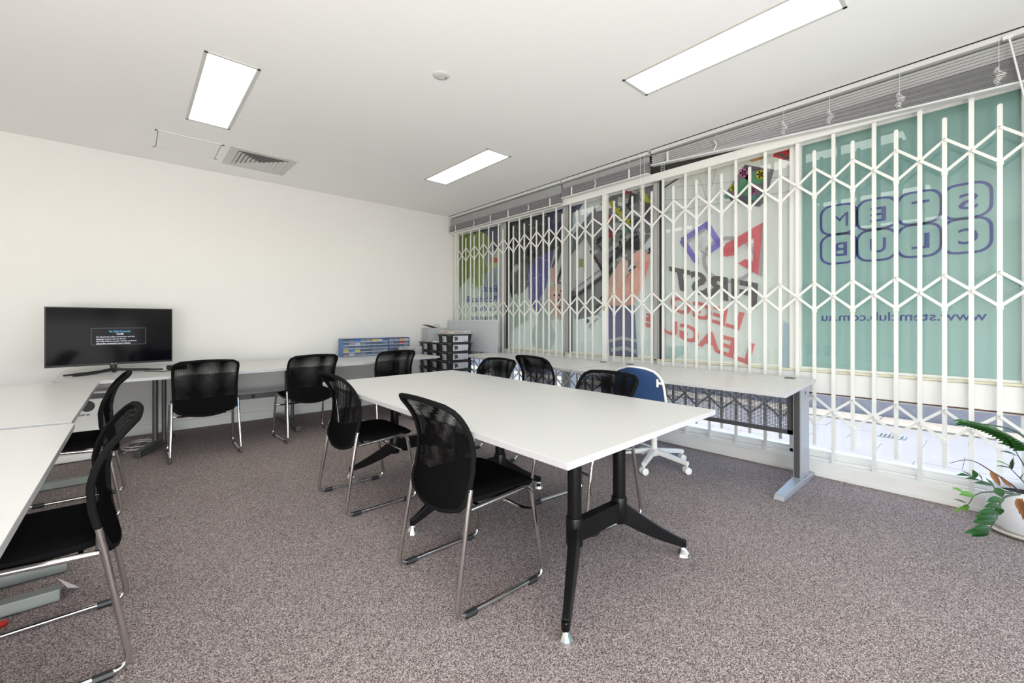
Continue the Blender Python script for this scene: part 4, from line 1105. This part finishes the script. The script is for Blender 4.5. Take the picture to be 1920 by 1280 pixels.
# ------------------------------------------------------------------ drawers cabinets
DC = [(.10, .12, .16), (.16, .19, .24), (.20, .22, .26), (.08, .13, .18), (.26, .27, .30), (.13, .15, .22)]
dcm = [mat('drawer contents %d' % i, c_, .35, noise=(90, .5)) for i, c_ in enumerate(DC)]
dsp = {'y': mat('drawer yellow', (.55, .40, .08), .4, noise=(90, .4)), 'b': mat('drawer blue', (.03, .12, .55), .4, noise=(90, .3)), 'b2': mat('drawer sky', (.05, .20, .50), .4, noise=(90, .3)), 'r': mat('drawer red', (.60, .05, .08), .4, noise=(60, .3)), 'w': mat('drawer white', (.45, .45, .45), .4, noise=(90, .4)), 'p': mat('drawer pink', (.28, .12, .13), .4, noise=(90, .4))}
M['drawerlip'] = mat('drawer lip', (.42, .46, .54), .3, noise=(50, .1))
def drawers(label, x0, cols, y, special, mt):
    t = thing('drawer_cabinet', label, 'drawer cabinet', (x0, y, BZ), R(1.5))
    pw, ph = .0795, .0455; w = cols*pw+.012; h = 5*ph+.012
    m = MB()
    m.b2((0, 0, 0), (.006, .14, h)); m.b2((w-.006, 0, 0), (w, .14, h)); m.b2((0, 0, 0), (w, .14, .004)); m.b2((0, 0, h-.006), (w, .14, h)); m.b2((0, .13, 0), (w, .14, h))
    for i in range(1, cols): m.b2((.006+i*pw-.0015, .002, 0), (.006+i*pw+.0015, .13, h))
    for j in range(1, 5): m.b2((0, .002, .005+j*ph-.0015), (w, .13, .005+j*ph+.0015))
    m.build('carcass', mt, t)
    rr = random.Random(cols)
    for j in range(5):
        for i in range(cols):
            mt_ = dsp[special[(i, j)]] if (i, j) in special else dcm[rr.randrange(6)]
            m = MB(); xa, za = .009+i*pw, .008+j*ph
            m.b2((xa, .004, za), (xa+pw-.006, .125, za+ph-.008)); m.m = 1
            m.b2((xa, -.003, za), (xa+pw-.006, .004, za+.008)); m.m = 1; m.b2((xa, .001, za+.008), (xa+pw-.006, .004, za+.011))
            m.build('drawer', [mt_, M['drawerlip']], t)
    return t
drawers('larger blue small parts drawer cabinet, eight drawers wide, against the back wall', 2.095, 8, 5.715, {(0, 1): 'y', (1, 1): 'b2', (2, 1): 'y', (2, 4): 'b', (0, 0): 'p', (5, 4): 'y', (6, 4): 'w', (1, 0): 'w', (2, 3): 'w'}, M['drawerframe'])
drawers('narrower blue small parts drawer cabinet to the right, with a red drawer', 2.748, 4, 5.735, {(2, 3): 'r', (2, 4): 'y', (3, 4): 'w'}, M['drawerframe2'])
og = thing('parts_organizer', 'clear compartment case standing in front of the narrower drawer cabinet', 'organizer', (2.83, 5.56, BZ), R(2))
m = MB(); ow, oh = .36, .115
m.b2((0, 0, 0), (ow, .003, oh)); m.b2((0, .045, 0), (ow, .048, oh)); m.b2((0, 0, 0), (.003, .048, oh)); m.b2((ow-.003, 0, 0), (ow, .048, oh)); m.b2((0, 0, 0), (ow, .048, .003)); m.b2((0, 0, oh-.004), (ow, .048, oh))
m.build('case', M['clear2'], og)
m = MB()
for i in range(1, 7): m.b2((i*ow/7-.0015, .003, .003), (i*ow/7+.0015, .045, oh-.004))
m.b2((.003, .003, oh/2), (ow-.003, .045, oh/2+.003)); m.build('divider', M['clear'], og)
for i in range(7):
    for j in range(2):
        m = MB(); rr = random.Random(i*3+j)
        for q in range(6):
            m.box((i*ow/7+.012+rr.random()*.028, .025+rr.uniform(-.012, .012), j*oh/2+.010+rr.random()*.022), (.012, .012, .012), rr.random()*3)
        m.build('small_parts', dsp['r'] if (i, j) in ((5, 1),) else dsp['p'] if (i, j) == (4, 1) else dcm[(i+j) % 6] if i % 3 else dsp['w'], og, kind='stuff')

# ------------------------------------------------------------------ storage trays
def make_tray(label, loc, rz, full_label=True):
    t = thing('storage_tray', label, 'storage tray', loc, rz)
    # local: x long side 0..L (to the room right), y depth 0..D, corner nearest the camera at 0,0
    L, D, H = .405, .272, .128
    m = MB(); k = .016; vs = []
    for z, e in ((0.0, k), (H-.012, .003), (H-.012, 0.0), (H-.012, -.0)):
        pass
    def ringz(z, e): return [(e, e, z), (L-e, e, z), (L-e, D-e, z), (e, D-e, z)]
    vs = ringz(.0, k)+ringz(H-.010, .004)+ringz(H-.010, .008)+ringz(.004, k+.004)
    fs = [(3, 2, 1, 0), (12, 13, 14, 15)]
    for a_ in (0, 4, 8):
        for q in range(4): fs.append((a_+q, a_+(q+1) % 4, a_+4+(q+1) % 4, a_+4+q))
    m.quadset(vs, fs); m.build('tray_body', M['blackplastic'], t)
    m = MB()
    e = .010
    m.b2((-e, -e, H-.012), (L+e, .008, H-.004)); m.b2((-e, D-.008, H-.012), (L+e, D+e, H-.004)); m.b2((-e, 0, H-.012), (.008, D, H-.004)); m.b2((L-.008, 0, H-.012), (L+e, D, H-.004))
    m.build('rim', M['blackplastic'], t, bevel=.002)
    m = MB(); m.b2((.01, .01, H-.006), (L-.01, D-.01, H-.003)); m.build('lid', M['clear'], t)
    m = MB(); m.b2((-.013, D*.42, H-.022), (-.002, D*.58, H+.002)); m.b2((L*.0+.012, -.014, H-.022), (.05, -.002, H+.001)); m.build('latch', M['dark_steel'], t)
    # stickers
    def lx(x0, x1, z0, z1):
        return [(x, (k*(1-z/(H-.01))+.004*(z/(H-.01)))-.0015, z) for x, z in ((x0, z0), (x1, z0), (x1, z1), (x0, z1))]
    m = MB(); m.quadset(lx(.10, .345, .016, .104), [(0, 1, 2, 3)]); m.m = 1
    if full_label:
        rr = random.Random(3)
        for q in range(16):
            a_, b_ = .125+rr.random()*.05, .04+rr.random()*.045; s_ = .006+rr.random()*.008
            P = lx(a_-s_, a_+s_, b_-s_, b_+s_); m.quadset([(p[0], p[1]-.0006, p[2]) for p in P], [(0, 1, 2, 3)])
        for q in range(3): P = lx(.21+q*.04, .212+q*.04, .03, .095); m.quadset([(p[0], p[1]-.0006, p[2]) for p in P], [(0, 1, 2, 3)])
    P = lx(.27, .335, .020, .026); m.quadset([(p[0], p[1]-.0006, p[2]) for p in P], [(0, 1, 2, 3)])
    m.build('long_sticker', [M['sticker'], M['inkgrey']], t)
    def ly(y0, y1, z0, z1, o_=0):
        return [((k*(1-z/(H-.01))+.004*(z/(H-.01)))-.0015-o_, y, z) for y, z in ((y0, z0), (y1, z0), (y1, z1), (y0, z1))]
    m = MB(); m.quadset(ly(.04, .15, .016, .098), [(0, 1, 2, 3)]); m.m = 1; m.quadset(ly(.05, .14, .030, .036, .0006), [(0, 1, 2, 3)])
    rr = random.Random(4)
    for q in range(8):
        a_, b_ = .11+rr.random()*.03, .05+rr.random()*.03; m.quadset(ly(a_-.006, a_+.006, b_-.006, b_+.006, .0006), [(0, 1, 2, 3)])
    m.build('end_sticker', [M['sticker'], M['inkgrey']], t)
    return t
PITCH = .1265
first = None; TA = R(-4)
names = ['bottom', 'second lowest', 'third lowest', 'fourth lowest', 'fifth up', 'sixth up', 'seventh up', 'top']
base_xy = Vector((3.30, 5.075)); ydir = Vector((-math.sin(TA), math.cos(TA)))
for si, (nn, where) in enumerate(((8, 'nearest tray stack'), (7, 'middle tray stack'), (7, 'rearmost tray stack'))):
    o2 = base_xy+ydir*(.297*si)
    for k in range(nn):
        lab = 'black labelled storage tray, %s in the %s' % (names[k] if k < nn-1 else 'topmost', where)
        loc = (o2.x+.0, o2.y, k*PITCH); 
        if first is None: first = make_tray(lab, loc, TA)
        else: dup(first, loc, TA, lab, 'black storage trays in the corner')
first['group'] = 'black storage trays in the corner'
# colourful pieces in a clear insert on top of near stack
zt = 8*PITCH
ps = thing('sorting_insert', 'clear shallow insert heaped with coloured pieces on the nearest tray stack', 'tray', (base_xy.x+.01, base_xy.y+.01, zt), TA)
m = MB(); m.b2((.0, .0, .0), (.385, .25, .004))
for a_, b_ in (((0, 0, 0), (.385, .003, .05)), ((0, .247, 0), (.385, .25, .05)), ((0, 0, 0), (.003, .25, .05)), ((.382, 0, 0), (.385, .25, .05)), ((.12, 0, 0), (.123, .25, .04)), ((.25, 0, 0), (.253, .25, .04))): m.b2(a_, b_)
m.build('insert_shell', M['clear2'], ps)
pc = [('orange', (.75, .22, .03)), ('yellow', (.8, .5, .05)), ('red', (.6, .06, .05)), ('magenta', (.5, .07, .22)), ('violet', (.25, .12, .4)), ('white', (.7, .7, .66))]
rr = random.Random(9)
for i, (cn, cc) in enumerate(pc):
    m = MB()
    for q in range(7):
        xx = .02+i*.06+rr.random()*.05; m.box((xx, .02+rr.random()*.2, .012+rr.random()*.02), (.028, .012, .012), rr.random()*3)
    m.build('coloured_pieces', mat('piece '+cn, cc, .4, noise=(20, .1)), ps, kind='stuff')
# clear tub with tablet on top (rear), small clear box, paper
z7 = 7*PITCH
def onst(dx, dy): v = base_xy+ydir*dy+Vector((math.cos(TA), math.sin(TA)))*dx; return v.x, v.y
x_, y_ = onst(.02, .60)
tub = thing('clear_tub', 'tall frosted clear plastic tub on the rear tray stack', 'tub', (x_, y_, z7), TA)
m = MB()
for a_, b_ in (((0, 0, 0), (.30, .003, .20)), ((0, .217, 0), (.30, .22, .20)), ((0, 0, 0), (.003, .22, .20)), ((.297, 0, 0), (.30, .22, .20)), ((0, 0, 0), (.30, .22, .003))): m.b2(a_, b_)
m.build('tub_shell', M['clear'], tub); MB().b2((-.008, -.008, .20), (.308, .228, .208)).build('lid', M['clear'], tub)
tb2 = thing('tablet', 'thin black tablet with violet screen lying tilted on the clear tub', 'tablet', (x_-.005, y_+.05, z7+.210), TA+R(4))
m = MB(); rm = Matrix.Rotation(R(14), 3, 'Y'); m.box((.09, .05, .022), (.19, .13, .008), rot=rm); m.build('body', M['blackplastic'], tb2, bevel=.003)
m = MB(); m.box((.085, .05, .028), (.15, .10, .002), rot=rm); m.build('screen', mat('violet screen', (.10, .08, .30), .2, noise=(10, .1)), tb2)
cc_ = MB(); cc_.tube([Vector((x_+.16+.06*math.cos(t), y_+.04, z7+.2115+.05*max(0, math.sin(t)))) for t in [PI*q/12 for q in range(13)]], .0022, 5)
tag(cc_.build('tablet_cable', M['blackplastic'], smooth=True), 'thin dark cable looping up beside the tablet on the tub', 'cable')
x_, y_ = onst(.04, .31)
sb_ = thing('clear_box', 'small clear box with blue contents on the middle tray stack', 'box', (x_, y_, z7), TA)
m = MB()
for a_, b_ in (((0, 0, 0), (.26, .003, .10)), ((0, .197, 0), (.26, .20, .10)), ((0, 0, 0), (.003, .20, .10)), ((.257, 0, 0), (.26, .20, .10)), ((0, 0, .10), (.26, .20, .104))): m.b2(a_, b_)
m.build('box_shell', M['clear2'], sb_); MB().b2((.02, .02, .02), (.22, .12, .05)).build('blue_contents', dsp['b2'], sb_)
MB().b2((-.01, .05, .001), (.16, .19, .018)).build('paper_stack', M['paper'], sb_)
yb_ = MB(); x_, y_ = onst(-.02, .25); yb_.box((x_+.05, y_, zt+.02-.018), (.08, .05, .03), .3)
# whiteboard panel leaning against the gate
wb = thing('leaning_board', 'large pale grey board leaning against the gate behind the storage trays', 'board', (0, 0, 0))
m = MB(); y0, y1 = 4.63, 5.90
vs = []
for x, z in ((3.83, WZ+.002), (3.865, 1.205)):
    for dx in (0, .012): vs += [(x+dx, y0+(.03 if z > 1 else 0), z), (x+dx, y1, z)]
m.quadset(vs, [(0, 1, 5, 4), (2, 3, 7, 6), (0, 2, 6, 4), (1, 3, 7, 5), (4, 5, 7, 6), (0, 1, 3, 2)]); m.build('board_panel', M['board'], wb)
m = MB(); m.b2((3.862, 4.655, 1.205), (3.88, 5.90, 1.212)); m.build('edge_strip', M['whiteplastic'], wb)

# ------------------------------------------------------------------ potted plant
pl = thing('potted_plant', 'leafy green plant in a white glazed pot by the window kerb', 'potted plant', (3.755, -.12, 0))
MB().lathe([(.0, .0), (.10, .0), (.178, .012), (.188, .024), (.184, .028), (.17, .02), (.0, .016)], n=36).build('saucer', M['saucer'], pl, smooth=True)
MB().lathe([(.0, .018), (.13, .018), (.158, .05), (.168, .12), (.166, .19), (.155, .245), (.150, .252), (.142, .245), (.142, .20), (.0, .20)], n=40).build('pot', M['pot'], pl, smooth=True)
MB().lathe([(.0, .208), (.12, .21), (.141, .205)], n=30).build('soil', M['soil'], pl)
org = Vector((3.755, -.12, 0))
def leafmesh(mb, p, d, L, w, up=Vector((0, 0, 1)), droop=.15):
    """pointed oval leaf with a fold along its middle"""
    d = d.normalized(); sd_ = d.cross(up)
    sd_ = sd_.normalized() if sd_.length > 1e-3 else Vector((1, 0, 0))
    n_ = sd_.cross(d).normalized(); N = 7; vs = []
    for i in range(N+1):
        t = i/N; ww = w*math.sin(PI*min(1, t*.97+.03)**.85)**.9*.5
        if i == N: ww = .0004
        c_ = p+d*L*t-n_*droop*L*t*t
        vs += [c_+sd_*ww+n_*ww*.35, c_, c_-sd_*ww+n_*ww*.35, c_-n_*.0012]
    fs = []
    for i in range(N):
        a_, b_ = i*4, (i+1)*4
        fs += [(a_, a_+1, b_+1, b_), (a_+1, a_+2, b_+2, b_+1), (a_+2, a_+3, b_+3, b_+2), (a_+3, a_, b_, b_+3)]
    mb.quadset(vs, fs)
def stem(ptsd, r0=.006, mt='stem'):
    """ptsd list of (px,py,depth) world points on the way"""
    pts = [atdep(*p)-org for p in ptsd]; P = []
    for i in range(len(pts)-1):
        a_ = pts[max(0, i-1)]; b_ = pts[i]; c_ = pts[i+1]; d_ = pts[min(len(pts)-1, i+2)]
        for k in range(6):
            t = k/6; P.append(.5*((2*b_)+(c_-a_)*t+(2*a_-5*b_+4*c_-d_)*t*t+(3*b_-a_-3*c_+d_)*t**3))
    P.append(pts[-1]); n_ = len(P)
    m = MB(); m.tube(P, [r0*(1-.75*i/n_) for i in range(n_)], 6)
    return m.build('stem', M[mt], pl, smooth=True), P
view = (atdep(1850, 900, 1)-Vector((0, 0, EYE))).normalized()
rtv = Vector((math.cos(AZ), -math.sin(AZ), 0))
def lf(parent, P, base_px, tip_px, dep, w, mt='leaf', face=.5, droop=.1):
    a_ = atdep(*base_px, dep)-org; b_ = atdep(*tip_px, dep-.03)-org
    m = MB(); d_ = b_-a_; up = (-view*face+Vector((0, 0, 1))*(1-face)).normalized()
    leafmesh(m, a_, d_, d_.length, w, up, droop); m.build('leaf', M[mt], parent, smooth=True)
s1, P1 = stem([(1932, 915, 2.35), (1945, 860, 2.38), (1928, 826, 2.36), (1898, 806, 2.32), (1860, 797, 2.28), (1812, 791, 2.24)], .008)
for i in range(17):
    t = i/16; bx_, by_ = 1930-t*112, 838-t*44-8*math.sin(t*PI)
    lf(s1, P1, (bx_, by_), (bx_-27, by_-7-2*t), 2.34-.09*t, .042-.014*t, 'leaf2' if i % 3 == 0 else 'leaf', .6)
    lf(s1, P1, (bx_, by_), (bx_-28+5*t, by_+4-6*t), 2.33-.09*t, .040-.014*t, 'leaf', .7)
lf(s1, P1, (1818, 791), (1792, 795), 2.24, .016, 'leaf')
s2, P2 = stem([(1938, 912, 2.33), (1920, 872, 2.33), (1908, 852, 2.31), (1901, 838, 2.3)], .004)
lf(s2, P2, (1908, 855), (1880, 842), 2.31, .024); lf(s2, P2, (1902, 840), (1874, 827), 2.3, .022); lf(s2, P2, (1902, 840), (1893, 818), 2.3, .03, 'leaf2')
s3, P3 = stem([(1934, 918, 2.32), (1918, 902, 2.31), (1897, 880, 2.3), (1890, 873, 2.3)], .0035)
lf(s3, P3, (1896, 878), (1871, 870), 2.3, .014, 'leaf'); lf(s3, P3, (1892, 873), (1871, 861), 2.3, .02, 'leaf2'); lf(s3, P3, (1896, 880), (1898, 860), 2.3, .016, 'stem'); lf(s3, P3, (1914, 898), (1917, 885), 2.3, .012, 'leaf')
s4, P4 = stem([(1910, 920, 2.32), (1890, 903, 2.28), (1857, 882, 2.24), (1830, 866, 2.2), (1808, 862, 2.18), (1781, 868, 2.15)], .004, 'drystem')
lf(s4, P4, (1857, 882), (1876, 912), 2.24, .026, 'dry', .8, .02); lf(s4, P4, (1876, 895), (1898, 914), 2.27, .02, 'dry', .7, .1)
s5, P5_ = stem([(1900, 922, 2.3), (1870, 918, 2.26), (1858, 908, 2.24), (1832, 898, 2.22), (1812, 890, 2.2)], .004)
for b_, e_, w_, mt_ in (((1818, 892), (1796, 888), .022, 'leaf'), ((1822, 893), (1808, 882), .018, 'leaf'), ((1828, 896), (1826, 882), .03, 'leaf'), ((1836, 900), (1812, 894), .018, 'leaf'), ((1842, 902), (1838, 888), .014, 'leaf'), ((1858, 910), (1830, 902), .026, 'leaf'), ((1864, 914), (1852, 896), .022, 'leaf'), ((1868, 914), (1880, 932), .040, 'leaf')): lf(s5, P5_, b_, e_, 2.23, w_, mt_, .6)
s6, P6 = stem([(1905, 926, 2.28), (1868, 922, 2.24), (1842, 923, 2.2), (1826, 930, 2.17), (1818, 942, 2.15), (1810, 950, 2.13)], .0045)
for b_, e_, w_, mt_ in (((1826, 928), (1802, 925), .036, 'leaf2'), ((1806, 922), (1788, 913), .018, 'leaf2'), ((1812, 943), (1792, 934), .010, 'stem'), ((1812, 948), (1788, 958), .012, 'leaf2'), ((1814, 946), (1808, 957), .022, 'leaf2')): lf(s6, P6, b_, e_, 2.15, w_, mt_, .7)
s7, P7 = stem([(1912, 926, 2.26), (1888, 930, 2.18), (1876, 942, 2.12), (1872, 960, 2.08), (1866, 975, 2.06), (1850, 1000, 2.02)], .006)
for b_, e_, w_ in (((1880, 936), (1853, 938), .034), ((1876, 948), (1849, 948), .032), ((1873, 960), (1838, 958), .034), ((1870, 970), (1832, 966), .036), ((1864, 978), (1828, 976), .040), ((1856, 990), (1828, 990), .036), ((1852, 996), (1812, 996), .032), ((1874, 952), (1874, 964), .03), ((1852, 996), (1824, 1003), .036)): lf(s7, P7, b_, e_, 2.06, w_, 'leaf', .7)
m = MB()
for q in range(3): leafmesh(m, atdep(1908+q*4, 934, 2.12)-org, Vector((.05*(q-1), -.04*(q-1), -1)), (.05+.03*q), .018, -view, .03*(q-1))
m.build('dry_leaf', M['dry'], s7, smooth=True)
